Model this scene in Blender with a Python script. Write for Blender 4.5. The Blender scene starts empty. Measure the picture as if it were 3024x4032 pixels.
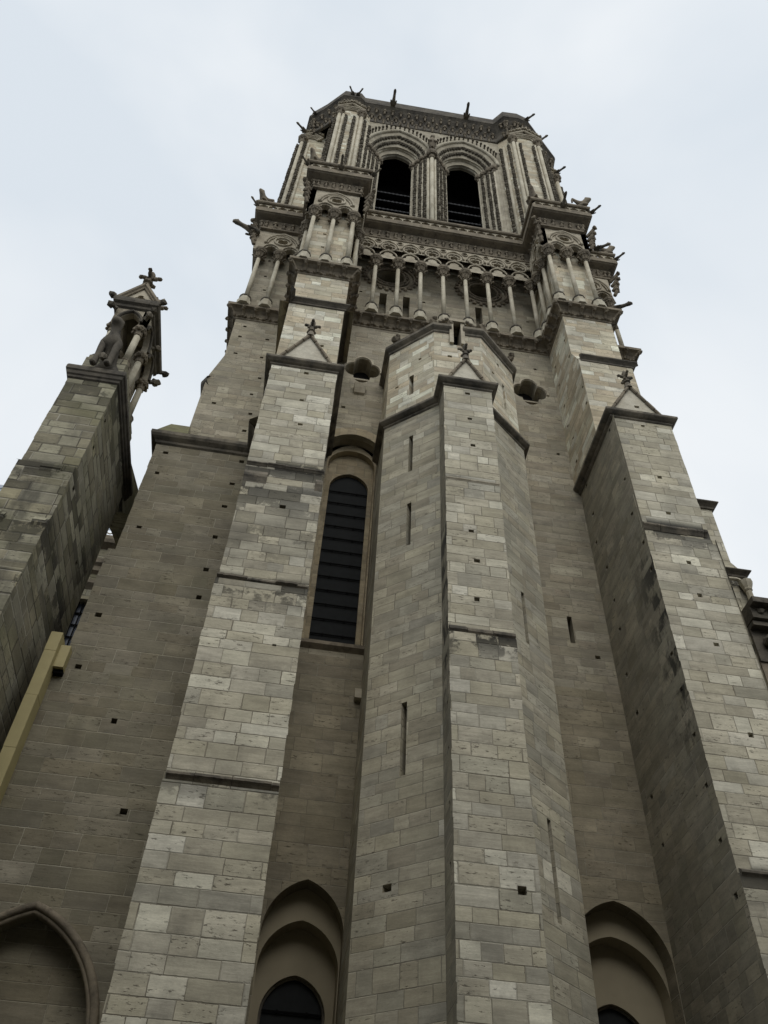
import bpy, bmesh, math, random
from mathutils import Vector, Matrix
from mathutils.geometry import tessellate_polygon
rad = math.radians
S = bpy.context.scene
COL = S.collection

# ------------------------------------------------------------------ camera
cam_d = bpy.data.cameras.new("camera")
cam = bpy.data.objects.new("camera", cam_d)
COL.objects.link(cam)
cam_d.sensor_fit = 'VERTICAL'
cam_d.sensor_height = 24.0
cam_d.lens = 24.0 * 3402.0 / 4032.0
cam_d.clip_start, cam_d.clip_end = 0.1, 3000
RC = Matrix(((0.98742998, -0.14054638, -0.07231015),
             (-0.15288519, -0.73323017, -0.66257048),
             (0.0401019, 0.6652971, -0.74550091)))
cam.matrix_world = RC.to_4x4()          # the eye is the origin, the street lies 1.6 m below
S.camera = cam

# ------------------------------------------------------------------ sky and sun
W = bpy.data.worlds.new("World")
S.world = W
W.use_nodes = True
wn, wl = W.node_tree.nodes, W.node_tree.links
wn.clear()
w_out = wn.new("ShaderNodeOutputWorld")
w_bg = wn.new("ShaderNodeBackground")
w_sky = wn.new("ShaderNodeTexSky")
w_sky.sky_type = 'NISHITA'
w_sky.sun_disc = False
w_sky.sun_elevation = rad(47)
w_sky.sun_rotation = rad(180)
w_tc = wn.new("ShaderNodeTexCoord")
w_no = wn.new("ShaderNodeTexNoise")
w_no.inputs['Scale'].default_value = 1.5
w_no.inputs['Detail'].default_value = 5
w_no.inputs['Roughness'].default_value = 0.5
w_no.inputs['Distortion'].default_value = 0.4
w_rp = wn.new("ShaderNodeValToRGB")
w_rp.color_ramp.elements[0].position = 0.38
w_rp.color_ramp.elements[1].position = 0.62
w_rp.color_ramp.elements[0].color = (7.4, 8.05, 8.7, 1)
w_rp.color_ramp.elements[1].color = (9.3, 9.6, 9.85, 1)
w_mx = wn.new("ShaderNodeMix")
w_mx.data_type = 'RGBA'
w_mx.inputs[0].default_value = 0.96     # the cloud deck hides nearly all of the clear sky
wl.new(w_tc.outputs['Generated'], w_no.inputs['Vector'])
wl.new(w_no.outputs['Fac'], w_rp.inputs['Fac'])
wl.new(w_sky.outputs['Color'], w_mx.inputs[6])
wl.new(w_rp.outputs['Color'], w_mx.inputs[7])
wl.new(w_mx.outputs[2], w_bg.inputs['Color'])
w_bg.inputs['Strength'].default_value = 0.1
wl.new(w_bg.outputs['Background'], w_out.inputs['Surface'])

sun_d = bpy.data.lights.new("sun", 'SUN')
sun_d.energy = 1.5
sun_d.angle = rad(50)
sun_d.color = (1.0, 0.97, 0.92)
sun = bpy.data.objects.new("sun", sun_d)
COL.objects.link(sun)
sun.rotation_euler = (rad(43), 0, 0)     # high, from behind the viewer
sun.location = (0, -30, 60)

S.view_settings.view_transform = 'Standard'
S.view_settings.look = 'None'
S.view_settings.exposure = 0.0
S.view_settings.gamma = 1.0
S.cycles.max_bounces = 6
S.cycles.diffuse_bounces = 4
S.cycles.use_denoising = True

random.seed(11)
ZGND = -1.6


# ------------------------------------------------------------------ node helpers
class NT:
    def __init__(self, name):
        self.m = bpy.data.materials.new(name)
        self.m.use_nodes = True
        self.n = self.m.node_tree.nodes
        self.l = self.m.node_tree.links
        self.n.clear()
        self.out = self.n.new("ShaderNodeOutputMaterial")
        self.b = self.n.new("ShaderNodeBsdfPrincipled")
        self.l.new(self.b.outputs[0], self.out.inputs[0])
        self.b.inputs['Roughness'].default_value = 0.9
        self.b.inputs['Specular IOR Level'].default_value = 0.2

    def put(self, sock, v):
        if isinstance(v, bpy.types.NodeSocket):
            self.l.new(v, sock)
        elif isinstance(v, (tuple, list)) and len(v) == 3 and sock.type == 'RGBA':
            sock.default_value = (*v, 1)
        else:
            sock.default_value = v

    def M(self, op, a, b=0.0, c=0.0, clamp=False):
        k = self.n.new("ShaderNodeMath")
        k.operation = op
        k.use_clamp = clamp
        for i, v in enumerate((a, b, c)):
            self.put(k.inputs[i], v)
        return k.outputs[0]

    def vec(self, x, y, z=0.0):
        k = self.n.new("ShaderNodeCombineXYZ")
        for i, v in enumerate((x, y, z)):
            self.put(k.inputs[i], v)
        return k.outputs[0]

    def noise(self, v, scale=1.0, detail=3, rough=0.55, dim='3D'):
        k = self.n.new("ShaderNodeTexNoise")
        k.noise_dimensions = dim
        self.put(k.inputs['Vector'], v)
        k.inputs['Scale'].default_value = scale
        k.inputs['Detail'].default_value = detail
        k.inputs['Roughness'].default_value = rough
        return k.outputs['Fac']

    def white(self, x, y):
        k = self.n.new("ShaderNodeTexWhiteNoise")
        k.noise_dimensions = '2D'
        self.put(k.inputs['Vector'], self.vec(x, y, 0))
        return k.outputs['Value'], k.outputs['Color']

    def step(self, x, a, b):
        k = self.n.new("ShaderNodeMapRange")
        k.interpolation_type = 'SMOOTHSTEP'
        self.put(k.inputs['Value'], x)
        k.inputs['From Min'].default_value = a
        k.inputs['From Max'].default_value = b
        return k.outputs[0]

    def mix(self, f, a, b, mode='MIX'):
        k = self.n.new("ShaderNodeMix")
        k.data_type = 'RGBA'
        k.blend_type = mode
        self.put(k.inputs[0], f)
        self.put(k.inputs[6], a)
        self.put(k.inputs[7], b)
        return k.outputs[2]

    def ramp(self, f, stops, const=False):
        k = self.n.new("ShaderNodeValToRGB")
        if const:
            k.color_ramp.interpolation = 'CONSTANT'
        e = k.color_ramp.elements
        while len(e) > 2:
            e.remove(e[-1])
        for i, (p, c) in enumerate(stops):
            q = e[i] if i < 2 else e.new(p)
            q.position = p
            q.color = (*c, 1)
        self.put(k.inputs[0], f)
        return k.outputs[0]

    def uv(self):
        k = self.n.new("ShaderNodeUVMap")
        k.uv_map = "UVMap"
        s = self.n.new("ShaderNodeSeparateXYZ")
        self.l.new(k.outputs[0], s.inputs[0])
        return k.outputs[0], s.outputs[0], s.outputs[1]

    def pos(self):
        k = self.n.new("ShaderNodeNewGeometry")
        s = self.n.new("ShaderNodeSeparateXYZ")
        self.l.new(k.outputs['Position'], s.inputs[0])
        return k.outputs['Position'], s.outputs[0], s.outputs[1], s.outputs[2]

    def bump(self, h, dist=0.02, strength=0.6):
        k = self.n.new("ShaderNodeBump")
        k.inputs['Strength'].default_value = strength
        k.inputs['Distance'].default_value = dist
        self.put(k.inputs['Height'], h)
        self.l.new(k.outputs[0], self.b.inputs['Normal'])


def masonry(name, stops, seed=0.0, h=0.35, w=0.70, soot=(), soot_gen=0.25, joint=(0.19, 0.17, 0.14), patch=0.25,
            moss=0.0, joint_w=0.012, pits=0.8, edge=None, bands=1.0):
    """courses of ashlar of uneven height and length; each block has its own stone; soot under ledges"""
    t = NT(name)
    uv, u, v = t.uv()
    p, px, py, pz = t.pos()
    wob = t.noise(uv, 7.0, 2)
    v0 = t.M('ADD', v, t.M('MULTIPLY', t.M('SUBTRACT', wob, 0.5), 0.016))
    v1 = t.M('ADD', v0, t.M('MULTIPLY', t.M('SINE', t.M('ADD', t.M('MULTIPLY', v0, 2.3), seed)), 0.07))
    v1 = t.M('ADD', v1, t.M('MULTIPLY', t.M('SINE', t.M('MULTIPLY', v0, 5.3)), 0.035))
    rf = t.M('DIVIDE', v1, h)
    row = t.M('FLOOR', rf)
    fv = t.M('FRACT', rf)
    r1, _ = t.white(row, seed + 3.7)
    wi = t.M('MULTIPLY', t.M('ADD', t.M('MULTIPLY', r1, 0.75), 0.62), w)
    u0 = t.M('ADD', u, t.M('MULTIPLY', t.M('SUBTRACT', wob, 0.5), 0.016))
    u1 = t.M('ADD', t.M('DIVIDE', u0, wi), t.M('MULTIPLY', r1, 31.3))
    u1 = t.M('ADD', u1, t.M('MULTIPLY', t.M('SINE', t.M('ADD', t.M('MULTIPLY', u1, 2.6), t.M('MULTIPLY', row, 1.7))), 0.13))
    colm = t.M('FLOOR', u1)
    fu = t.M('FRACT', u1)
    br, bc = t.white(row, colm)
    sep = t.n.new("ShaderNodeSeparateColor")
    t.l.new(bc, sep.inputs[0])
    b1, b2, b3 = sep.outputs
    du = t.M('MULTIPLY', t.M('MINIMUM', fu, t.M('SUBTRACT', 1.0, fu)), wi)
    dv = t.M('MULTIPLY', t.M('MINIMUM', fv, t.M('SUBTRACT', 1.0, fv)), h)
    d = t.M('MINIMUM', t.M('MULTIPLY', du, 1.15), dv)
    chip = t.noise(uv, 11.0, 3, 0.7)
    d = t.M('SUBTRACT', d, t.M('MULTIPLY', t.step(chip, 0.56, 0.72), 0.018))
    jm = t.M('SUBTRACT', 1.0, t.step(d, joint_w * 0.35, joint_w))        # 1 in the joint
    # neighbouring stones come from the same quarry bed: bias the draw with a slow field
    zone = t.noise(t.vec(t.M('MULTIPLY', t.M('MULTIPLY', colm, wi), 0.35), t.M('MULTIPLY', row, 0.35 * h), seed), 1.0, 2)
    draw = t.M('ADD', t.M('MULTIPLY', b1, 0.85), t.M('MULTIPLY', t.M('SUBTRACT', zone, 0.5), 0.9), clamp=True)
    base = t.ramp(draw, stops, const=True)
    vary = t.M('ADD', 0.86, t.M('MULTIPLY', b2, 0.28))
    base = t.mix(1.0, base, t.vec(vary, vary, t.M('ADD', t.M('MULTIPLY', b3, 0.05), t.M('SUBTRACT', vary, 0.02))), 'MULTIPLY')
    # broad beds of the quarry stone, then fine streaks, both stretched along the course
    bb = t.noise(t.vec(t.M('ADD', t.M('MULTIPLY', u, 0.7), t.M('MULTIPLY', br, 30)), t.M('MULTIPLY', v, 4.5), seed), 1.0, 5, 0.68)
    bf = t.M('ADD', 1.0 - 0.17 * bands, t.M('MULTIPLY', t.step(bb, 0.30, 0.70), 0.28 * bands))
    base = t.mix(1.0, base, t.vec(bf, bf, t.M('SUBTRACT', bf, 0.012)), 'MULTIPLY')
    big = t.noise(t.vec(t.M('MULTIPLY', u, 0.9), t.M('MULTIPLY', v, 1.3), seed + 9.0), 1.0, 6, 0.65)
    wf = t.M('ADD', 0.84, t.M('MULTIPLY', t.step(big, 0.3, 0.7), 0.32))
    base = t.mix(1.0, base, t.vec(wf, wf, wf), 'MULTIPLY')
    bed = t.noise(t.vec(t.M('ADD', t.M('MULTIPLY', u, 1.6), t.M('MULTIPLY', b2, 40)), t.M('MULTIPLY', v, 17.0), 0), 1.0, 4, 0.65)
    bedm = t.M('MULTIPLY', t.step(bed, 0.42, 0.7), t.M('ADD', 0.08, t.M('MULTIPLY', b3, 0.26)))
    base = t.mix(bedm, base, t.mix(0.55, base, (0.10, 0.085, 0.065)))
    # pits in the coarse stones
    pit = t.noise(t.vec(t.M('MULTIPLY', u, 5.5), t.M('MULTIPLY', v, 17.0), t.M('MULTIPLY', br, 20)), 1.0, 4, 0.72)
    pitm = t.M('MULTIPLY', t.step(pit, 0.58, 0.67), t.step(b2, 0.35, 0.75))
    base = t.mix(t.M('MULTIPLY', pitm, pits), base, (0.085, 0.072, 0.055))
    # slow grime
    g = t.noise(t.vec(t.M('MULTIPLY', u, 0.55), t.M('MULTIPLY', v, 0.42), seed), 1.0, 5, 0.6)
    gm = t.M('MULTIPLY', t.step(g, 0.45, 0.75), patch)
    base = t.mix(gm, base, (0.12, 0.108, 0.088))
    # grime that has run down and stopped at the joint below, block by block
    lo = t.M('MULTIPLY', t.step(fv, 0.62, 0.05), t.step(t.noise(t.vec(t.M('MULTIPLY', u, 4.0), t.M('MULTIPLY', v, 2.0), br), 1.0, 4, 0.65), 0.42, 0.68))
    base = t.mix(t.M('MULTIPLY', lo, t.M('MULTIPLY', b3, 0.45)), base, (0.13, 0.12, 0.10))
    fine = t.noise(t.vec(t.M('MULTIPLY', u, 14.0), t.M('MULTIPLY', v, 26.0), 0), 1.0, 5, 0.75)
    fm = t.M('ADD', 0.74, t.M('MULTIPLY', fine, 0.52))
    base = t.mix(1.0, base, t.vec(fm, fm, fm), 'MULTIPLY')
    jc = t.mix(t.step(b3, 0.4, 0.9), joint, (0.36, 0.335, 0.28))
    jv = t.step(t.noise(uv, 1.3, 3), 0.36, 0.6)
    base = t.mix(t.M('MULTIPLY', jm, t.M('ADD', 0.5, t.M('MULTIPLY', jv, 0.45))), base, jc)
    # soot: drips and crusts below the old ledges
    drip = t.noise(t.vec(t.M('MULTIPLY', u, 1.9), t.M('MULTIPLY', v, 1.9), 3.3), 1.0, 6, 0.7)
    blk = t.M('ADD', t.M('MULTIPLY', drip, 0.75), t.M('MULTIPLY', br, 0.35))
    for (z0, ln, st) in soot:
        dz = t.M('DIVIDE', t.M('SUBTRACT', z0, pz), ln)
        up = t.step(dz, -0.28, 0.02)
        k = t.M('MULTIPLY', t.M('SUBTRACT', 1.0, t.M('MULTIPLY', dz, 1.0, clamp=True), clamp=True), up)
        k = t.M('MULTIPLY', t.M('POWER', k, 0.6), t.step(t.M('ADD', blk, t.M('MULTIPLY', k, 0.10)), 0.53, 0.60))
        base = t.mix(t.M('MULTIPLY', k, st), base, (0.016, 0.0155, 0.015))
    if edge:
        (y0, y1, za, zb, st) = edge
        k = t.M('MULTIPLY', t.step(py, y1, y0), t.M('MULTIPLY', t.step(pz, za - 2.0, za + 1.0), t.step(pz, zb + 2.0, zb - 1.0)))
        sn = t.noise(t.vec(t.M('MULTIPLY', u, 2.2), t.M('MULTIPLY', v, 1.1), seed + 2.0), 1.0, 5, 0.65)
        sn = t.M('ADD', sn, t.M('MULTIPLY', t.M('SUBTRACT', br, 0.5), 0.22))
        base = t.mix(t.M('MULTIPLY', t.M('MULTIPLY', k, t.step(sn, 0.46, 0.62)), st), base, (0.025, 0.024, 0.022))
    if soot_gen:
        sg = t.noise(t.vec(t.M('MULTIPLY', px, 0.9), t.M('MULTIPLY', py, 0.5), t.M('MULTIPLY', pz, 0.33)), 1.0, 5, 0.62)
        base = t.mix(t.M('MULTIPLY', t.step(sg, 0.56, 0.74), soot_gen), base, (0.05, 0.047, 0.042))
    if moss:
        mg = t.noise(p, 0.8, 5, 0.6)
        base = t.mix(t.M('MULTIPLY', t.step(mg, 0.45, 0.7), moss), base, (0.10, 0.10, 0.045))
    base = t.mix(1.0, base, (0.995, 1.0, 0.95), 'MULTIPLY')
    t.put(t.b.inputs['Base Color'], base)
    hgt = t.M('SUBTRACT', t.M('ADD', t.M('MULTIPLY', bed, 0.35), t.M('MULTIPLY', fine, 0.25)), t.M('MULTIPLY', jm, 0.9))
    hgt = t.M('SUBTRACT', hgt, t.M('MULTIPLY', pitm, 0.7))
    hgt = t.M('ADD', hgt, t.M('MULTIPLY', b2, 0.5))
    t.bump(hgt, 0.018, 0.7)
    return t.m


def carved(name, a, b, sootc=(0.035, 0.032, 0.028), soot=0.5, scale=1.0, streak=False):
    """weathered carved stone: no courses, blotches of soot and washed patches"""
    t = NT(name)
    p, px, py, pz = t.pos()
    n1 = t.noise(p, 1.3 * scale, 5, 0.6)
    n2 = t.noise(p, 9.0 * scale, 4, 0.7)
    q = t.vec(t.M('MULTIPLY', px, 3.0), t.M('MULTIPLY', py, 3.0), t.M('MULTIPLY', pz, 0.5 if streak else 3.0))
    n3 = t.noise(q, 1.0 * scale, 5, 0.65)
    c = t.mix(t.step(n1, 0.35, 0.65), a, b)
    f = t.M('ADD', 0.75, t.M('MULTIPLY', n2, 0.5))
    c = t.mix(1.0, c, t.vec(f, f, f), 'MULTIPLY')
    c = t.mix(t.M('MULTIPLY', t.step(n3, 0.48, 0.72), soot), c, sootc)
    t.put(t.b.inputs['Base Color'], c)
    t.bump(t.M('ADD', t.M('MULTIPLY', n2, 0.6), n3), 0.03, 0.6)
    return t.m


def plain(name, c, rough=0.6, var=0.3, scale=6.0, metallic=0.0, spec=0.3):
    t = NT(name)
    p, px, py, pz = t.pos()
    n = t.noise(p, scale, 4, 0.6)
    f = t.M('ADD', 1.0 - var / 2, t.M('MULTIPLY', n, var))
    t.put(t.b.inputs['Base Color'], t.mix(1.0, c, t.vec(f, f, f), 'MULTIPLY'))
    t.b.inputs['Roughness'].default_value = rough
    t.b.inputs['Metallic'].default_value = metallic
    t.b.inputs['Specular IOR Level'].default_value = spec
    t.bump(n, 0.01, 0.25)
    return t.m


CREAM, PALE, BEIGE, TAN, GREY, BROWN = ((0.591, 0.557, 0.477), (0.506, 0.472, 0.397), (0.410, 0.373, 0.297), (0.387, 0.329, 0.249),
                                        (0.363, 0.338, 0.281), (0.277, 0.241, 0.187))
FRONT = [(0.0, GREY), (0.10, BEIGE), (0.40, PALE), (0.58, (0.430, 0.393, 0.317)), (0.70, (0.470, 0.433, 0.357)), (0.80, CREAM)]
WARM = [(0.0, BEIGE), (0.18, TAN), (0.38, PALE), (0.50, (0.413, 0.358, 0.274)), (0.66, (0.460, 0.418, 0.338)), (0.80, CREAM)]
SIDE = [(0.0, GREY), (0.22, BEIGE), (0.48, (0.332, 0.298, 0.235)), (0.62, (0.381, 0.348, 0.279)), (0.80, GREY), (0.90, PALE)]
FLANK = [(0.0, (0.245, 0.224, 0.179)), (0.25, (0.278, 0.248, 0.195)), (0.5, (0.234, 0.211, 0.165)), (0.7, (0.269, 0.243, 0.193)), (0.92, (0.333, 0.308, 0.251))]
RECESS = [(0.0, (0.291, 0.260, 0.205)), (0.25, (0.325, 0.288, 0.227)), (0.5, BROWN), (0.70, (0.330, 0.295, 0.234)), (0.84, (0.361, 0.328, 0.264)), (0.95, (0.420, 0.387, 0.318))]  # browner bay stone, darkened further so the tones carry recess shade
DIM = [(0.0, (0.199, 0.179, 0.139)), (0.25, (0.215, 0.190, 0.145)), (0.5, (0.189, 0.165, 0.124)), (0.70, (0.223, 0.199, 0.156)), (0.92, (0.263, 0.238, 0.193))]  # uncleaned corner stone, with the shade of its slot put into the tones
OLD = [(0.0, (0.30, 0.28, 0.218)), (0.3, (0.29, 0.262, 0.192)), (0.5, (0.225, 0.204, 0.152)), (0.72, (0.27, 0.247, 0.172)), (0.86, (0.38, 0.34, 0.235))]

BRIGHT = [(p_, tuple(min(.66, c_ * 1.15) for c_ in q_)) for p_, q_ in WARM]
M_BUT = masonry("ashlar_buttress", FRONT, 1.0, soot=((15.0, 1.1, 0.9), (16.9, 1.4, 0.5), (18.6, 1.6, 0.8), (19.75, 1.2, 1.0), (9.35, 0.6, 0.7)), joint_w=0.016, joint=(0.15, 0.13, 0.10))
M_PIL = masonry("ashlar_turret_pilaster", FRONT, 4.0, soot=((20.1, 0.9, 0.5), (14.05, 1.0, 1.0)), joint_w=0.016, joint=(0.15, 0.13, 0.10))
M_BTR = masonry("ashlar_right_buttress", FRONT, 6.5, soot=((19.6, 1.3, 1.0), (8.7, 0.8, 0.9)), joint_w=0.016, joint=(0.15, 0.13, 0.10))
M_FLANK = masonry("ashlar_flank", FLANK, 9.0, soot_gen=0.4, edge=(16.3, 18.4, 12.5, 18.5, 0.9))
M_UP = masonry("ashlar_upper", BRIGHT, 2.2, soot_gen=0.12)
M_TUR = masonry("ashlar_turret", SIDE, 7.1, soot_gen=0.25)
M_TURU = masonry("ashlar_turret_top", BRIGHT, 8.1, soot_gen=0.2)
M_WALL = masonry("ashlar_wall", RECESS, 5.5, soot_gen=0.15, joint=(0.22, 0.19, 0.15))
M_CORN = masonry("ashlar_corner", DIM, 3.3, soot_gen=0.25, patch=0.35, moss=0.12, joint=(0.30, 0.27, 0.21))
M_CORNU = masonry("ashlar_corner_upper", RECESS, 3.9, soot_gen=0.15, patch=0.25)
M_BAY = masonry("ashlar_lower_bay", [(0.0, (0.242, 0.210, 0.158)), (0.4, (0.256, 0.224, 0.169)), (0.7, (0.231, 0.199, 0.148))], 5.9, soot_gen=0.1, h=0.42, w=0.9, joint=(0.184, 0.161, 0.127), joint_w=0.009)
M_OLD = masonry("ashlar_old_pier", OLD, 12.0, soot=((21.4, 1.6, 0.8), (17.2, 1.2, 0.7), (15.2, 1.6, 0.8)), soot_gen=0.7, patch=0.5, moss=0.3, joint=(0.07, 0.062, 0.05), joint_w=0.034)
M_ARCH = plain("arch_dressing", (0.31, 0.27, 0.19), 0.9, 0.35, 1.6, 0.0, 0.1)
M_PLAST = masonry("smooth_dressing", [(0.0, (0.34, 0.28, 0.195)), (0.5, (0.37, 0.31, 0.22)), (0.8, (0.33, 0.275, 0.195))], 2.0, h=0.45, w=0.5,
                  soot_gen=0.1, joint_w=0.007, pits=0.2)
M_CARV = carved("carved_stone", (0.225, 0.19, 0.138), (0.15, 0.127, 0.094), soot=0.55)
M_CARVL = carved("carved_stone_washed", (0.43, 0.385, 0.295), (0.30, 0.262, 0.195), soot=0.3)
M_DARK = carved("sooted_stone", (0.12, 0.106, 0.083), (0.07, 0.063, 0.052), (0.018, 0.017, 0.016), 0.6)
M_STR = carved("ledge_stone", (0.19, 0.165, 0.125), (0.085, 0.077, 0.063), (0.02, 0.02, 0.019), 0.6)
M_SHAFT = carved("shaft_stone", (0.45, 0.415, 0.325), (0.34, 0.305, 0.228), soot=0.2, streak=True)
M_CROCK = carved("crocket_stone", (0.16, 0.139, 0.105), (0.09, 0.079, 0.06), soot=0.4, scale=2)
M_ORNC = carved("archivolt_stone", (0.38, 0.345, 0.265), (0.265, 0.235, 0.175), soot=0.25, streak=True)
M_MOSS = carved("mossy_slope", (0.17, 0.16, 0.075), (0.12, 0.11, 0.06), soot=0.4, scale=1.5)
M_PEDI = carved("pediment_stone", (0.52, 0.485, 0.395), (0.42, 0.385, 0.305), soot=0.2)
M_LEAD = plain("lead_roof", (0.23, 0.26, 0.29), 0.45, 0.4, 3.0, 0.3)
M_GLASS = plain("dark_leaded_glass", (0.024, 0.0255, 0.026), 0.85, 0.5, 5.0, 0.0, 0.08)
M_PANE = plain("blue_grey_pane", (0.055, 0.065, 0.085), 0.5, 0.3)
M_IRON = plain("iron", (0.006, 0.006, 0.006), 0.9, 0.3, 6.0, 0.0, 0.05)
M_VOID = plain("unlit_interior", (0.012, 0.011, 0.010), 0.95, 0.2)
M_LOUV = plain("louvre_slate", (0.035, 0.036, 0.038), 0.8, 0.6, 4.0, 0.0, 0.1)
M_YEL = plain("ochre_paint", (0.38, 0.325, 0.16), 0.6, 0.35, 3.0)
M_GND = plain("asphalt", (0.05, 0.05, 0.05), 0.9, 0.4, 2.0)
M_PAV = plain("pavement_stone", (0.13, 0.125, 0.115), 0.9, 0.3, 2.0)


# ------------------------------------------------------------------ mesh builder
class MB:
    def __init__(self):
        self.v, self.f = [], []

    def add(self, pts, faces):
        o = len(self.v)
        self.v += [Vector(p) for p in pts]
        self.f += [tuple(i + o for i in q) for q in faces]
        return self

    def quad(self, a, b, c, d):
        return self.add((a, b, c, d), ((0, 1, 2, 3),))

    def box(self, x0, x1, y0, y1, z0, z1):
        p = [(x, y, z) for z in (z0, z1) for y in (y0, y1) for x in (x0, x1)]
        return self.add(p, ((0, 2, 3, 1), (4, 5, 7, 6), (0, 1, 5, 4), (2, 6, 7, 3), (0, 4, 6, 2), (1, 3, 7, 5)))

    def panel(self, p0, p1, z0, z1, holes=(), outline=None, back=0.0, jag=''):
        """flat wall from plan point p0 to p1 (outside on the right-hand normal (dy,-dx)); holes are
        (polygon in (u,z), depth, closed) and get reveals running inwards"""
        d = Vector((p1[0] - p0[0], p1[1] - p0[1], 0))
        L = d.length
        d.normalize()
        n = Vector((d.y, -d.x, 0))
        o = Vector((p0[0], p0[1], 0))
        out = outline or [(0, z0), (L, z0), (L, z1), (0, z1)]
        if jag and not outline:
            rj = random.Random(int(z0 * 100 + p0[0] * 37))
            lf, rt = [], []
            z = z0
            while z < z1 - .2:
                q = rj.uniform(.24, .42)
                a_, b_ = (rj.uniform(0, .022) if rj.random() < .75 else -.0 for _ in (0, 1))
                zt = min(z + q, z1)
                if 'L' in jag:
                    lf += [(-a_, z + .012), (-a_ * rj.uniform(.5, 1), zt - .012), (.004, zt)]
                if 'R' in jag:
                    rt += [(L + b_, z + .012), (L + b_ * rj.uniform(.5, 1), zt - .012), (L - .004, zt)]
                z = zt
            out = [(0, z0), (L, z0)] + rt[:-1] + [(L, z1), (0, z1)] + list(reversed(lf[:-1]))
        polys = [[Vector((u, z, 0)) for u, z in out]] + [[Vector((u, z, 0)) for u, z in h[0]] for h in holes]
        flat = [q for pl in polys for q in pl]
        tris = tessellate_polygon(polys)
        W3 = lambda u, z, k=0.0: o + d * u + Vector((0, 0, z)) - n * k
        pts = [W3(q.x, q.y) for q in flat]
        fs = []
        for t in tris:
            a, b, c = (pts[i] for i in t)
            cr = (b - a).cross(c - a)
            if cr.length < 1e-9:
                continue
            fs.append(tuple(t) if cr.dot(n) > 0 else tuple(reversed(t)))
        self.add(pts, fs)
        if back:
            self.add([W3(q.x, q.y, back) for q in flat], [tuple(reversed(t)) for t in fs])
        rings = [(list(h[0]), (h[1] or back), h[2] if len(h) > 2 else False) for h in holes]
        if back:
            rings.append((list(reversed(out)), back, False))
        for pl, dep, closed in rings:
            ar = sum(pl[i][0] * pl[(i + 1) % len(pl)][1] - pl[(i + 1) % len(pl)][0] * pl[i][1] for i in range(len(pl)))
            if pl is not rings[-1][0] or not back:
                if ar < 0:
                    pl = list(reversed(pl))
            m = len(pl)
            pp = [W3(u, z) for u, z in pl] + [W3(u, z, dep) for u, z in pl]
            self.add(pp, [(i, i + m, (i + 1) % m + m, (i + 1) % m) for i in range(m)])
            if closed:
                tr = tessellate_polygon([[Vector((u, z, 0)) for u, z in pl]])
                q = [W3(u, z, dep) for u, z in pl]
                ff = []
                for t in tr:
                    cr = (q[t[1]] - q[t[0]]).cross(q[t[2]] - q[t[0]])
                    ff.append(tuple(t) if cr.dot(n) > 0 else tuple(reversed(t)))
                self.add(q, ff)
        return self

    def walls(self, plan, z0, z1, holes=None):
        for i in range(len(plan) - 1):
            self.panel(plan[i], plan[i + 1], z0, z1, (holes or {}).get(i, ()))
        return self

    def sweep(self, plan, prof, capends=False):
        """moulding: profile (outward offset, z) carried along a plan line with mitred corners"""
        P = [Vector((a, b)) for a, b in plan]
        nn = []
        for i in range(len(P) - 1):
            d = (P[i + 1] - P[i]).normalized()
            nn.append(Vector((d.y, -d.x)))
        ms = []
        for i in range(len(P)):
            if i == 0:
                m = nn[0]
            elif i == len(P) - 1:
                m = nn[-1]
            else:
                m = nn[i - 1] + nn[i]
                m = m / max(0.2, m.dot(nn[i]))
            ms.append(m)
        k = len(prof)
        pts = [(P[i].x + ms[i].x * o, P[i].y + ms[i].y * o, z) for i in range(len(P)) for o, z in prof]
        fs = [(i * k + j, (i + 1) * k + j, (i + 1) * k + j + 1, i * k + j + 1) for i in range(len(P) - 1) for j in range(k - 1)]
        if capends:
            fs += [tuple(range(k - 1, -1, -1)), tuple((len(P) - 1) * k + j for j in range(k))]
        return self.add(pts, fs)

    def lathe(self, c, prof, n=12, sq=None):
        """turned shape about a vertical axis; prof = (radius, z)"""
        pts, fs = [], []
        for r, z in prof:
            for j in range(n):
                a = 2 * math.pi * (j + 0.5) / n
                pts.append((c[0] + r * math.cos(a), c[1] + r * math.sin(a), z))
        for i in range(len(prof) - 1):
            for j in range(n):
                fs.append((i * n + j, i * n + (j + 1) % n, (i + 1) * n + (j + 1) % n, (i + 1) * n + j))
        fs.append(tuple(range(n - 1, -1, -1)))
        fs.append(tuple((len(prof) - 1) * n + j for j in range(n)))
        return self.add(pts, fs)

    def tube(self, path, r, n=6, closed=False):
        P = [Vector(p) for p in path]
        m = len(P)
        R = r if isinstance(r, (list, tuple)) else [r] * m
        pts, fs = [], []
        for i in range(m):
            if closed:
                d = P[(i + 1) % m] - P[i - 1]
            else:
                d = P[min(i + 1, m - 1)] - P[max(i - 1, 0)]
            d.normalize()
            up = Vector((0, 1, 0)) if abs(d.y) < 0.9 else Vector((0, 0, 1))
            a = d.cross(up).normalized()
            b = d.cross(a)
            for j in range(n):
                t = 2 * math.pi * j / n
                pts.append(P[i] + a * (R[i] * math.cos(t)) + b * (R[i] * math.sin(t)))
        for i in range(m if closed else m - 1):
            k = (i + 1) % m
            for j in range(n):
                fs.append((i * n + j, i * n + (j + 1) % n, k * n + (j + 1) % n, k * n + j))
        if not closed:
            fs.append(tuple(range(n - 1, -1, -1)))
            fs.append(tuple((m - 1) * n + j for j in range(n)))
        return self.add(pts, fs)

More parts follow.
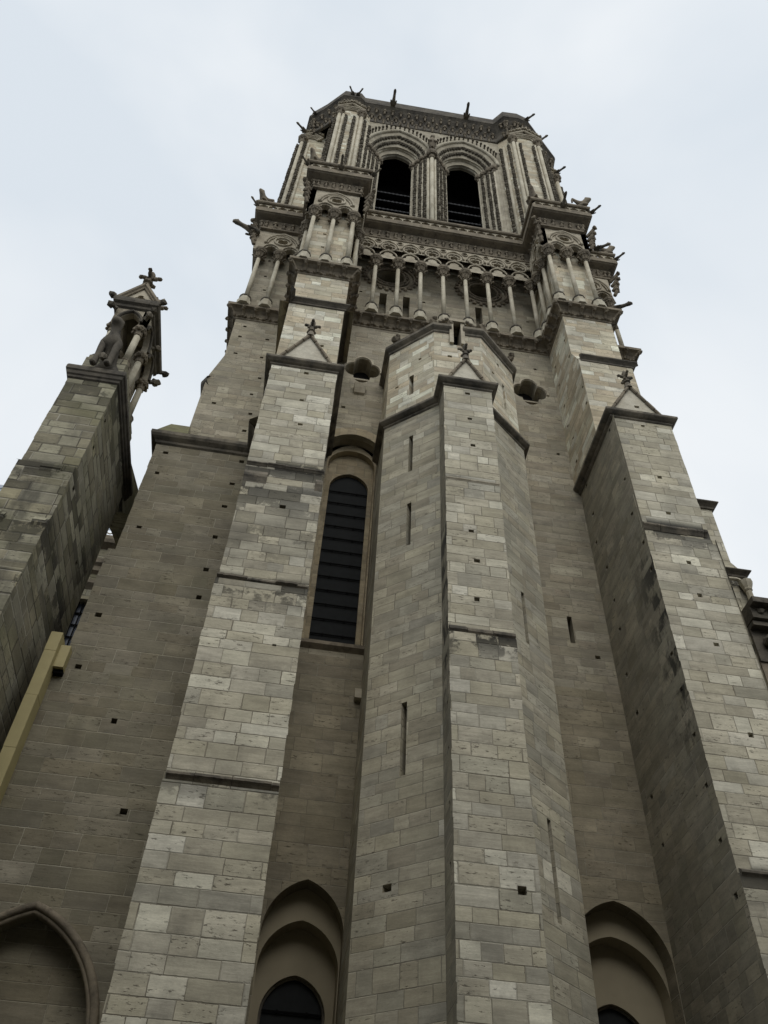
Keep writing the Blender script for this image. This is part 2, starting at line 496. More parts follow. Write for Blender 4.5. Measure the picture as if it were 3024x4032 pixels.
    def blob(self, c, r, jit=0.18):
        """a small carved lump"""
        rx, ry, rz = r if isinstance(r, (tuple, list)) else (r, r, r)
        t = (1 + 5 ** .5) / 2
        vs = [(-1, t, 0), (1, t, 0), (-1, -t, 0), (1, -t, 0), (0, -1, t), (0, 1, t), (0, -1, -t), (0, 1, -t), (t, 0, -1), (t, 0, 1), (-t, 0, -1), (-t, 0, 1)]
        fs = ((0, 11, 5), (0, 5, 1), (0, 1, 7), (0, 7, 10), (0, 10, 11), (1, 5, 9), (5, 11, 4), (11, 10, 2), (10, 7, 6), (7, 1, 8),
              (3, 9, 4), (3, 4, 2), (3, 2, 6), (3, 6, 8), (3, 8, 9), (4, 9, 5), (2, 4, 11), (6, 2, 10), (8, 6, 7), (9, 8, 1))
        pts = []
        for v in vs:
            k = (1 + random.uniform(-jit, jit)) / 1.9
            pts.append((c[0] + v[0] * rx * k, c[1] + v[1] * ry * k, c[2] + v[2] * rz * k))
        return self.add(pts, fs)

    def leaf(self, c, d, ln, w):
        """crocket leaf: a stalk that bends over into a bud, growing along d"""
        c = Vector(c)
        d = Vector(d).normalized()
        up = Vector((0, 0, 1))
        p = [c, c + d * ln * 0.45 + up * ln * 0.12, c + d * ln * 0.85 + up * ln * 0.3, c + d * ln + up * ln * 0.18]
        self.tube(p, [w * 0.5, w * 0.4, w * 0.45, w * 0.3], 5)
        e = p[3]
        return self.blob((e.x, e.y, e.z - w * 0.1), (w * 0.75, w * 0.75, w * 0.65), 0.25)

    def build(self, name, mat, parent=None, smooth=False, label=None):
        me = bpy.data.meshes.new(name)
        piv = parent.matrix_world.translation if parent else Vector((0, 0, 0))
        off = WPOS.get(parent.name, Vector((0, 0, 0))) if parent else Vector((0, 0, 0))
        me.from_pydata([v - off for v in self.v], [], self.f)
        me.materials.append(mat)
        lay = me.uv_layers.new(name="UVMap")
        buf = [0.0] * (2 * len(me.loops))
        for pl in me.polygons:
            n = pl.normal
            if abs(n.z) < 0.75:
                t = Vector((-n.y, n.x, 0))
                t = t.normalized() if t.length > 1e-6 else Vector((1, 0, 0))
                for li in pl.loop_indices:
                    p = self.v[me.loops[li].vertex_index]
                    buf[2 * li] = p.dot(t)
                    buf[2 * li + 1] = p.z
            else:
                for li in pl.loop_indices:
                    p = self.v[me.loops[li].vertex_index]
                    buf[2 * li] = p.x
                    buf[2 * li + 1] = p.y
        lay.data.foreach_set("uv", buf)
        if smooth:
            me.polygons.foreach_set("use_smooth", [True] * len(me.polygons))
        me.update()
        ob = bpy.data.objects.new(name, me)
        COL.objects.link(ob)
        if parent:
            ob.parent = parent
            WPOS[ob.name] = off
        if label:
            ob["label"] = label
        return ob


WPOS = {}


def thing(name, label, cat, loc, group=None):
    o = bpy.data.objects.new(name, None)
    COL.objects.link(o)
    o.location = loc
    o.empty_display_size = 0.5
    o["label"], o["category"] = label, cat
    if group:
        o["group"] = group
    WPOS[o.name] = Vector(loc)
    return o


def tag(o, label, cat, group=None):
    o["label"], o["category"] = label, cat
    if group:
        o["group"] = group
    return o


def structure(o):
    o["kind"] = "structure"
    return o


# ------------------------------------------------------------------ outlines
def arch(cx, hw, zs, rise, n=12):
    """pointed arch, left spring to right spring, as (u, z)"""
    c = (rise * rise - hw * hw) / (2 * hw)
    R = hw + c
    a1 = math.asin(max(-1, min(1, rise / R)))
    L = []
    for i in range(n + 1):
        a = a1 * i / n
        L.append((cx + c - R * math.cos(a), zs + R * math.sin(a)))
    return L + [(2 * cx - u, z) for u, z in reversed(L[:-1])]


def arched(cx, hw, z0, zs, rise, n=12):
    return [(cx - hw, z0)] + arch(cx, hw, zs, rise, n) + [(cx + hw, z0)]


def circ(cx, cz, r, n=16, rz=None):
    return [(cx + r * math.cos(2 * math.pi * i / n), cz + (rz or r) * math.sin(2 * math.pi * i / n)) for i in range(n)]


def foils(cx, cz, R, r, k=4, n=9, a0=0.0, sz=1.0):
    """k-lobed opening"""
    out = []
    c = R - r
    half = math.pi / k
    # angle at which neighbouring lobes meet
    for q in range(k):
        a = a0 + 2 * math.pi * q / k
        d = c * math.cos(half)
        hgt = math.sqrt(max(0.0, r * r - (c * math.sin(half)) ** 2))
        pm = d + hgt                     # distance of the cusp from the centre
        cusp = Vector((pm * math.cos(half), pm * math.sin(half)))
        ph = math.atan2(cusp.y, cusp.x - c)
        for i in range(n):
            b = -ph + 2 * ph * i / n
            x, y = c + r * math.cos(b), r * math.sin(b)
            out.append((cx + x * math.cos(a) - y * math.sin(a), cz + sz * (x * math.sin(a) + y * math.cos(a))))
    return out


def rect(u, z, w, h):
    return [(u - w / 2, z - h / 2), (u + w / 2, z - h / 2), (u + w / 2, z + h / 2), (u - w / 2, z + h / 2)]


def putlogs(lst, w=0.15, h=0.13, dep=0.3):
    return [(rect(u, z, w * random.uniform(0.85, 1.15), h * random.uniform(0.85, 1.15)), dep, True) for u, z in lst]


CAP = [(-0.02, 24.98), (0.05, 25.05), (0.05, 25.10), (0.12, 25.14), (0.20, 25.21), (0.22, 25.24), (0.22, 25.34), (-0.02, 25.62)]


def prof(z, out, hh=0.5, wash=0.35):
    """string course: small roll below, lip, sloping wash above"""
    return [(-0.02, z - hh * 0.55), (out * 0.25, z - hh * 0.5), (out * 0.3, z - hh * 0.35), (out * 0.62, z - hh * 0.22),
            (out * 0.92, z - hh * 0.12), (out, z - hh * 0.08), (out, z), (-0.02, z + wash)]


# ================================================================== ground
structure(MB().add([(-400, -300, ZGND), (400, -300, ZGND), (400, 500, ZGND), (-400, 500, ZGND)], [(0, 1, 2, 3)]).build("ground", M_GND))
structure(MB().box(-60, 60, 8.5, 15.5, ZGND - 0.3, ZGND + 0.13).build("pavement", M_PAV))

# ================================================================== the tower
T = thing("cathedral_tower", "tall pale stone gothic tower with buttresses, stair turret and twin belfry openings", "tower", (4.4, 20.0, ZGND))

# ---- central wall bay
def segarched(cx, hw, z0, apex, R, point=0.04, n=14):
    """opening whose head is a shallow, slightly pointed segment"""
    top = []
    for i in range(2 * n + 1):
        u = -hw + hw * i / n
        top.append((cx + u, apex - (R - math.sqrt(R * R - u * u)) - point * abs(u) / hw))
    return [(cx - hw, z0)] + top + [(cx + hw, z0)]


lanc = segarched(0.895, 0.935, 16.35, 26.69, 1.15)
bl_l = arched(0.92, 0.93, ZGND + 0.05, 8.05, 1.25)
bl_r = arched(8.36, 1.22, ZGND + 0.05, 8.1, 1.5)
qf = lambda cx, cz: foils(cx, cz, 0.74, 0.36, 4, 9, 0.0, 1.25)
wall = MB()
X0 = -0.19
sh = lambda pl: [(u - X0, z) for u, z in pl]
holes = [(sh(lanc), 0.53), (sh(bl_l), 0.5), (sh(bl_r), 0.5), (sh(qf(0.9, 31.25)), 0.8), (sh(qf(8.2, 31.55)), 0.8),
         (sh(rect(8.37, 18.2, 0.16, 1.1)), 0.6, True)]
holes += [(sh(h[0]), h[1], True) for h in putlogs([(8.62, 33.5), (9.1, 17.2), (0.18, 33.3), (9.0, 27.4), (0.3, 28.4), (7.5, 22.0), (7.4, 13.2)])]
low = [h for h in holes if max(z for _, z in h[0]) < 15.9]
mid = [h for h in holes if h not in low]
wall.panel((X0, 20), (9.7, 20), 15.9, 34.9, mid)
bay = MB().panel((X0, 20), (9.7, 20), ZGND, 15.9, low)
# orders of the lancet embrasure, and of the two blind arches
def order(mb, cx, hw, z0, zs, rise, y0, y1, inner):
    """ring at depth y0 narrowing to the inner outline, whose soffit runs back to y1"""
    a = arched(cx, hw, z0, zs, rise)
    b = arched(cx, *inner)
    m = len(a)
    mb.add([(u, y0, z) for u, z in a] + [(u, y0, z) for u, z in b] + [(u, y1, z) for u, z in b],
           [(i, i + m, i + m + 1, i + 1) for i in range(m - 1)] + [(i + m, i + 2 * m, i + 2 * m + 1, i + m + 1) for i in range(m - 1)])
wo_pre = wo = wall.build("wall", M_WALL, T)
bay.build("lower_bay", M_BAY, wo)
order_l = MB()
order(order_l, 0.90, 0.95, 16.3, 25.45, 1.25, 20.53, 20.80, (0.88, 16.6, 25.43, 0.90))
order(order_l, 0.90, 0.90, 16.6, 25.43, 0.92, 20.80, 21.0, (0.72, 17.0, 24.42, 0.84))
order_l.build("arch_moulding", M_PLAST, wo_pre)
order_l = MB()
order(order_l, 0.92, 0.95, ZGND, 8.05, 1.28, 20.5, 21.0, (0.91, ZGND, 7.47, 1.09))
order(order_l, 0.92, 0.93, ZGND, 7.47, 1.12, 21.0, 21.2, (0.735, ZGND, 6.68, 0.86))
order_l.build("arch_moulding", M_ARCH, wo_pre)
order_l = MB()
order(order_l, 8.36, 1.25, ZGND, 8.1, 1.54, 20.5, 21.0, (1.22, ZGND, 7.56, 1.39))
order(order_l, 8.33, 1.26, ZGND, 7.56, 1.43, 21.0, 21.2, (0.78, ZGND, 6.72, 0.9))
order_l.build("arch_moulding", M_ARCH, wo)
# ring of voussoirs on the wall face over the lancet
v = MB()
a, b = segarched(0.895, 1.1, 25, 27.12, 1.42)[1:-1], segarched(0.895, 0.935, 25, 26.69, 1.15)[1:-1]
m = len(a)
v.add([(max(u, -0.18), 19.985, z) for u, z in a] + [(u, 19.985, z) for u, z in b] + [(max(u, -0.18), 20.02, z) for u, z in a],
      [(i, i + m, i + m + 1, i + 1) for i in range(m - 1)] + [(i, i + 1, i + 1 + 2 * m, i + 2 * m) for i in range(m - 1)])
v.build("voussoirs", M_PLAST, wo)


def window_glass(name, outline, y, parent, bars, mat=M_GLASS, label=None):
    g = MB().panel((0, y), (1, y), 0, 0, (), outline)
    o = g.build(name, mat, parent, label=label)
    zs_ = [z for _, z in outline]
    k = MB()
    for zb in bars:
        # width of the outline at this height
        xs = []
        for i in range(len(outline)):
            (u0, z0), (u1, z1) = outline[i], outline[(i + 1) % len(outline)]
            if (z0 - zb) * (z1 - zb) < 0:
                xs.append(u0 + (u1 - u0) * (zb - z0) / (z1 - z0))
        if len(xs) >= 2:
            k.box(min(xs) - 0.02, max(xs) + 0.02, y - 0.06, y - 0.03, zb - 0.018, zb + 0.018)
            for q in (0.28, 0.72):
                xx = min(xs) + (max(xs) - min(xs)) * q
                k.box(xx - 0.02, xx + 0.02, y - 0.065, y - 0.02, zb - 0.035, zb + 0.035)
    if bars:
        k.build("saddle_bar", M_IRON, o)
    return o


gl = window_glass("lancet_window", arched(0.90, 0.735, 16.9, 24.42, 0.86), 20.95, T, [17.45 + 0.62 * i for i in range(12)])
sl = MB()
sl.add([(-0.05, 19.86, 16.22), (1.88, 19.86, 16.22), (1.88, 19.86, 16.34), (-0.05, 19.86, 16.34), (-0.05, 21.0, 17.05), (1.88, 21.0, 17.05),
        (-0.05, 20.0, 16.1), (1.88, 20.0, 16.1)], [(0, 1, 2, 3), (3, 2, 5, 4), (6, 7, 1, 0)])
sl.build("sill", M_CARV, gl)
window_glass("arched_window", arched(0.92, 0.76, ZGND, 6.68, 0.88), 21.17, T, [5.2, 6.0, 6.8])
window_glass("arched_window", arched(8.33, 0.80, ZGND, 6.72, 0.92), 21.17, T, [5.2, 6.0, 6.8])
for cx, hw, rs, zs_ in ((0.92, 0.735, 0.86, 6.68), (8.33, 0.78, 0.9, 6.72)):
    fr = MB()
    fr.tube([(u, 21.12, z) for u, z in arched(cx, hw - 0.02, 0, zs_, rs - 0.02)], 0.04, 6)
    fr.build("window_frame", M_STR, wo)
for cx, cz in ((0.9, 31.25), (8.2, 31.55)):
    o = window_glass("quatrefoil_window", qf(cx, cz), 20.7, T, [], M_VOID)
    k = MB()
    q = foils(cx, cz, 0.80, 0.41, 4, 9, 0.0, 1.25)
    hood = [p_ for p_ in q[7:] + q[:7]]
    hood = sorted([p_ for p_ in q if p_[1] > cz - .12], key=lambda p_: -math.atan2(p_[1] - cz + .3, p_[0] - cx))
    k.tube([(u, 19.99, z) for u, z in hood], 0.055, 6)
    k.box(cx - 0.75, cx + 0.75, 20.45, 20.55, cz - 0.05, cz + 0.05)
    k.box(cx - 0.35, cx + 0.35, 20.2, 20.7, cz - 0.86, cz - 0.72)
    k.build("window_frame", M_CARVL, o)
co = MB()
co.add([(0.62, 19.72, 29.9), (1.12, 19.72, 29.9), (1.12, 20, 29.9), (0.62, 20, 29.9), (0.66, 19.9, 29.45), (1.08, 19.9, 29.45), (1.08, 20, 29.4), (0.66, 20, 29.4)],
       [(3, 2, 1, 0), (0, 1, 5, 4), (4, 5, 6, 7), (0, 4, 7, 3), (1, 2, 6, 5)])
co.box(1.65, 1.84, 19.8, 20, 14.45, 14.75)
co.build("corbel", M_CARVL, wo)


# ---- finials and pediments
def finial(mb, c, h, w):
    x, y, z = c
    mb.lathe((x, y), [(w * .17, z), (w * .12, z + h * .2), (w * .26, z + h * .24), (w * .26, z + h * .3), (w * .13, z + h * .34), (w * .12, z + h * .62), (w * .16, z + h * .7),
                      (w * .2, z + h * .84), (w * .09, z + h)], 8)
    for lv, r in ((0.34, .32), (0.62, .5)):
        for q in range(4):
            a = q * math.pi / 2 + (0.0 if lv > .5 else math.pi / 4)
            dx, dy = math.cos(a), math.sin(a)
            mb.tube([(x, y, z + h * (lv - .05)), (x + dx * w * r * .6, y + dy * w * r * .6, z + h * (lv + .0)), (x + dx * w * r, y + dy * w * r, z + h * (lv + .1))],
                    [w * .1, w * .12, w * .05], 6)
            mb.blob((x + dx * w * r * 0.95, y + dy * w * r * 0.95, z + h * (lv + .02)), (w * .13, w * .13, w * .1), .25)
    return mb


def pediment(parent, x0, x1, yf, yb, z0, z1, fh, fw, hole=False):
    xm = (x0 + x1) / 2
    p = MB()
    hs = putlogs([(xm - x0 + 0.1, z0 + 0.55)], 0.16, 0.14) if hole else ()
    p.panel((x0, yf), (x1, yf), 0, 0, hs, [(0, z0), (x1 - x0, z0), (xm - x0, z1 - 0.08)])
    p.add([(x0, yf, z0), (xm, yf, z1 - 0.08), (xm, yb, z1 - 0.08), (x0, yb, z0)], [(0, 1, 2, 3)])
    p.add([(x1, yf, z0), (xm, yf, z1 - 0.08), (xm, yb, z1 - 0.08), (x1, yb, z0)], [(3, 2, 1, 0)])
    o = p.build("pediment", M_PEDI, parent)
    c = MB()
    for xa in (x0, x1):
        n = 4
        for i in range(n):
            f0, f1 = i / n + 0.01, (i + 1) / n - 0.01
            a = Vector((xa + (xm - xa) * f0, yf - 0.04, z0 + (z1 - z0) * f0))
            b = Vector((xa + (xm - xa) * f1, yf - 0.04, z0 + (z1 - z0) * f1))
            c.tube([a, b], 0.062 + 0.006 * (i % 2), 6)
    c.build("coping", M_CARV, parent)
    f = MB()
    f.lathe((xm, yf), [(0.16, z1 - 0.12), (0.12, z1 + 0.1), (0.1, z1 + 0.2)], 8)
    finial(f, (xm, yf, z1 + 0.05), fh, fw)
    f.build("finial", M_STR, parent)
    return o


def rough_ledge(x0, x1, y, z, hh, out, seed, gap=0.0):
    """an old string course: separate worn stones, some lost"""
    rnd = random.Random(seed)
    b = MB()
    x = x0
    while x < x1 - 0.02:
        w_ = min(rnd.uniform(0.45, 0.95), x1 - x)
        if rnd.random() >= gap:
            o_ = out * rnd.uniform(0.75, 1.0)
            zz = z + rnd.uniform(-0.015, 0.015)
            n = 5
            for i in range(n):
                xa, xb = x + 0.006 + (w_ - 0.012) * i / n, x + 0.006 + (w_ - 0.012) * (i + 1) / n
                j0, j1 = o_ * rnd.uniform(.85, 1.0), o_ * rnd.uniform(.85, 1.0)
                b.add([(xa, y, zz - hh), (xb, y, zz - hh), (xb, y - j1 * .55, zz - hh * .55), (xa, y - j0 * .55, zz - hh * .55),
                       (xb, y - j1, zz - hh * .3), (xa, y - j0, zz - hh * .3), (xb, y - j1, zz), (xa, y - j0, zz), (xb, y, zz + hh * .5), (xa, y, zz + hh * .5)],
                      [(0, 1, 2, 3), (3, 2, 4, 5), (5, 4, 6, 7), (7, 6, 8, 9), (0, 3, 5, 7, 9), (1, 8, 6, 4, 2)])
        x += w_
    return b


# ---- left buttress
C = MB()
XL, XR = -2.36, -0.05
C.panel((XL - .01, 16.10), (XR, 16.10), ZGND, 9.2, jag='LR')
C.panel((XL, 16.20), (XR, 16.20), 9.2, 14.9, putlogs([(1.72, 13.0)], 0.09, 0.07), jag='LR')
C.panel((XL + .04, 16.30), (XR, 16.30), 14.9, 19.2, putlogs([(1.25, 17.96)]), jag='LR')
C.panel((XL + .02, 16.32), (XR - .06, 16.32), 19.2, 25.4, putlogs([(1.2, 24.8), (1.22, 23.2), (1.32, 21.9)]), jag='LR')
for z0, z1, y, x in ((ZGND, 9.2, 16.10, XL - .01), (9.2, 14.9, 16.2, XL), (14.9, 19.2, 16.3, XL + .04), (19.2, 25.4, 16.32, XL + .02)):
    C.panel((x, 20.4), (x, y), z0, z1)
    C.panel((XR - (.06 if z0 > 19 else 0), y), (XR - (.06 if z0 > 19 else 0), 20.4), z0, z1)
for z, ya, yb in ((9.2, 16.10, 16.2), (14.9, 16.2, 16.3), (19.2, 16.3, 16.32)):
    C.quad((XL - .01, ya, z), (XR, ya, z), (XR, yb + .01, z + .05), (XL - .01, yb + .01, z + .05))
cb = C.build("buttress", M_BUT, T, label="left front buttress of the tower, palest stone")
rough_ledge(XL + .01, XR + .01, 16.2, 9.38, 0.16, 0.14, 3).build("string_course", M_STR, cb)
rough_ledge(XL, XR, 16.3, 15.03, 0.2, 0.17, 5).build("string_course", M_STR, cb)
rough_ledge(XL + .02, XR, 16.31, 19.72, 0.12, 0.08, 7).build("string_course", M_STR, cb)
rough_ledge(XL + .02, XR, 16.30, 19.15, 0.34, 0.09, 9, 0.35).build("string_course", M_STR, cb)
MB().sweep([(XL, 20.2), (XL, 16.32), (XR - .06, 16.32), (XR - .06, 20.0)], CAP).build("cap_moulding", M_STR, cb)
pediment(cb, -2.22, -0.28, 16.36, 17.7, 25.45, 27.3, 1.0, 0.52)
up = MB()
up.walls([(-2.44, 21), (-2.44, 17.5), (-0.2, 17.5), (-0.2, 20.0)], 25.2, 31.6, {1: putlogs([(1.6, 28.6)])})
up.walls([(-2.45, 21), (-2.45, 17.9), (-0.19, 17.9), (-0.19, 20.0)], 31.55, 34.9)
up.sweep([(-2.45, 21), (-2.45, 17.88), (-0.19, 17.88), (-0.19, 20.0)], [(0.39, 31.55), (0.0, 31.98)])
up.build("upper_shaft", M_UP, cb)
MB().sweep([(-2.45, 17.0), (-2.45, 17.5), (-0.19, 17.5), (-0.19, 20.0)], prof(31.75, 0.2, 0.55, 0.3)).build("string_course", M_DARK, cb)

# ---- right buttress
E = MB()
EL, ER = 9.50, 11.72
elow = [(16.58, 14.71), (16.56, 13.56), (16.53, 12.2), (16.58, 10.88), (16.6, 9.56), (16.56, 8.33), (19.35, 16.12), (19.2, 14.67), (19.39, 12.18),
        (19.32, 10.82), (16.47, 17.71), (16.51, 18.85), (19.13, 18.88), (19.16, 17.72)]
eup = [(16.78, 24.82), (16.62, 21.94), (16.74, 20.37), (19.38, 24.85), (19.33, 23.22), (19.53, 21.95), (19.15, 20.37)]
E.panel((EL + .1, 16.20), (ER + .05, 16.20), ZGND, 8.65, jag='LR')
E.panel((EL + .1, 16.25), (ER + .05, 16.25), 8.65, 19.1, putlogs([(1.1, 17.98), (1.12, 16.7), (1.15, 14.95), (1.3, 12.2)]), jag='LR')
E.panel((EL + .1, 16.35), (ER, 16.35), 19.1, 25.4, putlogs([(1.05, 24.77), (1.08, 21.97), (1.0, 20.2)]), jag='LR')
E.quad((EL + .1, 16.25, 19.1), (ER + .05, 16.25, 19.1), (ER + .05, 16.36, 19.16), (EL + .1, 16.36, 19.16))
E.quad((EL + .1, 16.2, 8.65), (ER + .05, 16.2, 8.65), (ER + .05, 16.26, 8.69), (EL + .1, 16.26, 8.69))
eb = E.build("buttress", M_BTR, T, label="right front buttress of the tower")
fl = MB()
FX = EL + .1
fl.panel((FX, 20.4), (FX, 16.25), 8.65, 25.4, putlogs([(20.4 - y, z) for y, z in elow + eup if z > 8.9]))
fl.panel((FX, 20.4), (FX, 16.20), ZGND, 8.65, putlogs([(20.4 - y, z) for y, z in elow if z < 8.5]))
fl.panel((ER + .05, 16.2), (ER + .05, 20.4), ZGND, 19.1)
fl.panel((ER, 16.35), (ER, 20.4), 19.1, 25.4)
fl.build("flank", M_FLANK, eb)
rough_ledge(EL + .12, ER - .1, 16.33, 19.5, 0.22, 0.12, 21).build("string_course", M_STR, eb)
rough_ledge(EL + .13, ER + .05, 16.24, 8.72, 0.16, 0.12, 23).build("string_course", M_STR, eb)
MB().sweep([(EL + .06, 20.0), (EL + .06, 16.35), (ER, 16.35), (ER, 20.2)], CAP).build("cap_moulding", M_STR, eb)
pediment(eb, 9.6, 11.55, 16.4, 17.4, 25.45, 27.25, 1.0, 0.52, True)
up = MB()
eu = [(18.25, 33.3), (18.1, 31.79), (19.64, 33.32), (19.6, 31.83), (19.53, 30.14), (19.56, 28.78), (19.32, 27.65), (19.43, 26.31)]
up.panel((9.42, 21), (9.42, 17.4), 25.2, 30.4, putlogs([(21 - y, z) for y, z in eu if z < 30.25] + [(21 - 17.62, 28.74), (21 - 17.62, 27.64)]))
up.panel((9.42, 21), (9.42, 17.9), 30.4, 34.9, putlogs([(21 - y, z) for y, z in eu if z > 31]))
up.panel((9.42, 17.4), (11.65, 17.4), 25.2, 30.4)
up.panel((11.65, 17.4), (11.65, 21), 25.2, 30.4)
up.panel((9.42, 17.9), (11.65, 17.9), 30.3, 34.9)
up.panel((11.65, 17.9), (11.65, 21), 30.3, 34.9)
up.add([(9.42, 17.4, 30.4), (11.65, 17.4, 30.4), (11.65, 17.9, 31.7), (9.42, 17.9, 31.7), (9.42, 17.9, 30.4), (11.65, 17.9, 30.4)],
       [(0, 1, 2, 3), (0, 3, 4), (1, 5, 2)])
up.build("upper_shaft", M_UP, eb)
MB().sweep([(9.5, 17.42), (11.65, 17.42), (11.65, 19.7)], prof(30.65, 0.2, 0.55, 0.25), True).build("string_course", M_DARK, eb)

# ---- left corner of the tower (set back beside the buttress)
B = MB()
b_arch = arched(-4.42 + 6.05, 1.62, ZGND + 0.05, 4.9, 2.25)
bst = [(ZGND, 9.9, -6.05), (9.9, 13.4, -5.88), (13.4, 17.1, -5.74), (17.1, 22.3, -5.54)]
bh = [(-5.17, 21.6), (-5.2, 20.57), (-2.75, 21.7), (-5.14, 18.1), (-5.34, 14.69), (-5.35, 13.0), (-2.86, 20.56), (-2.91, 19.48), (-2.94, 18.12), (-2.95, 16.79), (-2.94, 15.74),
      (-4.1, 11.6), (-3.3, 9.4)]
for z0, z1, xl in bst:
    hs = putlogs([(x - xl, z) for x, z in bh if z0 + .1 < z < z1 - .1])
    if z0 == ZGND:
        hs = hs + [([(u, z) for u, z in b_arch], 0.45, True)]
    B.panel((xl, 18.0), (-2.3, 18.0), z0, z1, hs, jag='L')
    B.panel((xl, 26.0), (xl, 18.0), z0, z1)
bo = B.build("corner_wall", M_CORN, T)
k = MB()
k.tube([(u - 6.05, 17.96, z) for u, z in arched(1.63, 1.69, 0, 4.9, 2.34, 16)], 0.085, 8)
k.tube([(u - 6.05, 18.0, z) for u, z in arched(1.63, 1.60, 0, 4.9, 2.23, 16)], 0.06, 8)
k.build("arch_moulding", M_CARV, bo, True)
MB().sweep([(-5.54, 26), (-5.54, 18.0), (-2.42, 18.0), (-2.42, 16.8)], [(-0.02, 21.95), (0.06, 22.02), (0.08, 22.1), (0.2, 22.2), (0.25, 22.28), (0.25, 22.42), (0.0, 22.65)]
           ).build("cornice", M_STR, bo)
MB().add([(-5.75, 17.85, 22.45), (-4.66, 17.85, 22.45), (-5.36, 20.55, 26.4), (-6.08, 20.55, 26.4), (-6.3, 26, 22.4), (-6.08, 26, 26.4), (-5.36, 20.7, 26.5), (-6.08, 20.7, 26.5), (-4.7, 17.86, 22.42), (-2.4, 17.86, 22.42), (-2.4, 20.6, 25.8), (-5.4, 20.6, 25.8)], [(0, 1, 2, 3), (4, 0, 3, 5), (3, 2, 6, 7), (8, 9, 10, 11)]
         ).build("weathering", M_MOSS, bo)
u2 = MB()
u2.panel((-5.40, 20.6), (-2.3, 20.6), 22.4, 29.9, putlogs([(1.95, 30.37 - 1.2), (2.1, 27.84), (2.05, 26.7), (0.6, 28.2)]))
u2.panel((-5.40, 26), (-5.40, 20.6), 22.4, 29.9)
u2.panel((-5.40, 20.6), (-2.3, 20.6), 0, 0, putlogs([(0.82, 32.01), (1.95, 31.98), (0.86, 34.3), (0.78, 33.4), (1.98, 33.49), (2.1, 30.4)]), [(0, 29.9), (3.1, 29.9), (3.1, 34.9), (0.36, 34.9), (0.4, 31.7)])
u2.add([(-5.40, 20.6, 29.9), (-5.0, 20.6, 31.7), (-5.04, 20.6, 34.9), (-5.40, 26, 29.9), (-5.0, 26, 31.7), (-5.04, 26, 34.9)], [(0, 1, 4, 3), (1, 2, 5, 4)])
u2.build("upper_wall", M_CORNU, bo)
MB().sweep([(-5.40, 26), (-5.40, 20.9), (-5.2, 20.62)], [(0, 29.3), (0.2, 29.6), (0.22, 29.75), (0.22, 29.85), (0, 30.1)]).build("cornice", M_DARK, bo)

# ---- stair turret with its pilaster
TP = [(1.84, 20.0), (1.84, 18.32), (3.56, 16.91)]
TPR = [(5.22, 16.9), (6.95, 18.33), (6.99, 20.0)]
tl = lambda pts: [(u, z) for u, z in pts]
slit = lambda u, z0, z1, w=0.16: (rect(u, (z0 + z1) / 2, w, z1 - z0), 2.2, True)
tur = MB()
tur.panel(TP[0], TP[1], ZGND, 25.4)
tur.panel(TP[1], TP[2], ZGND, 25.4, [slit(1.11, 21.98, 23.92), slit(1.11, 18.5, 20.4), slit(1.13, 10.83, 12.87)] + putlogs([(0.83, 8.27)], 0.2, 0.15))
tur.panel(TPR[0], TPR[1], ZGND, 25.4, [slit(1.1, 15.3, 17.2), slit(1.18, 7.85, 10.2)])
tur.panel(TPR[1], TPR[2], ZGND, 25.4)
to = tur.build("stair_turret", M_TUR, T, label="polygonal stair turret in the middle of the facade with slit windows")
D = MB()
D.panel((3.54, 16.0), (5.22, 16.0), ZGND, 14.0, putlogs([(1.33, 7.68)], 0.2, 0.16), jag='LR')
D.panel((3.55, 16.10), (5.21, 16.10), 14.0, 25.4, putlogs([(0.82, 24.73), (0.85, 23.27), (0.9, 21.85), (0.7, 17.84), (0.82, 16.68), (0.76, 15.26)]), jag='LR')
D.quad((3.54, 16.0, 14.0), (5.22, 16.0, 14.0), (5.22, 16.11, 14.06), (3.54, 16.11, 14.06))
do = D.build("pilaster", M_PIL, to)
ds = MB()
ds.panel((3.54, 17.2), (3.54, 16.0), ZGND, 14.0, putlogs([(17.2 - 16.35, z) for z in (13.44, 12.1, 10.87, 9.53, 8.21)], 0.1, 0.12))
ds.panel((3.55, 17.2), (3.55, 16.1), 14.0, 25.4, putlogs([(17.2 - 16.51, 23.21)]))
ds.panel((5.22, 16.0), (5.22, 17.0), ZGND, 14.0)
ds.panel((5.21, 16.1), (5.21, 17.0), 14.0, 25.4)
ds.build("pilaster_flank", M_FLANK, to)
rough_ledge(3.54, 5.23, 16.09, 14.15, 0.24, 0.15, 31).build("string_course", M_STR, to)
rough_ledge(3.56, 5.2, 16.11, 20.1, 0.1, 0.05, 33).build("string_course", M_CARVL, to)
MB().sweep([(1.84, 20.0), (1.84, 18.32), (3.55, 16.91), (3.55, 16.1), (5.21, 16.1), (5.21, 16.95), (6.95, 18.33), (6.99, 20.0)], CAP).build("cap_moulding", M_STR, to)
pediment(to, 3.65, 5.12, 16.16, 17.1, 25.45, 27.0, .95, 0.48)
UP = [(1.86, 20.0), (1.86, 18.37), (3.4, 17.0), (5.27, 16.95), (6.88, 18.36), (6.98, 20.0)]
ut = MB()
ut.panel(UP[0], UP[1], 25.2, 30.3)
ut.panel(UP[1], UP[2], 25.2, 30.3, [slit(1.07, 26.5, 27.75, 0.2)] + putlogs([(1.43, 28.62), (0.42, 27.46)]))
ut.panel(UP[2], UP[3], 25.2, 30.3, [(rect(0.90, 29.83, 0.28, 1.3), 0.7, True)][:0] + putlogs([(0.6, 28.43)]),
         [(0, 25.2), (1.87, 25.2), (1.87, 30.3), (1.06, 30.3), (1.06, 29.3), (0.76, 29.3), (0.76, 30.3), (0, 30.3)])
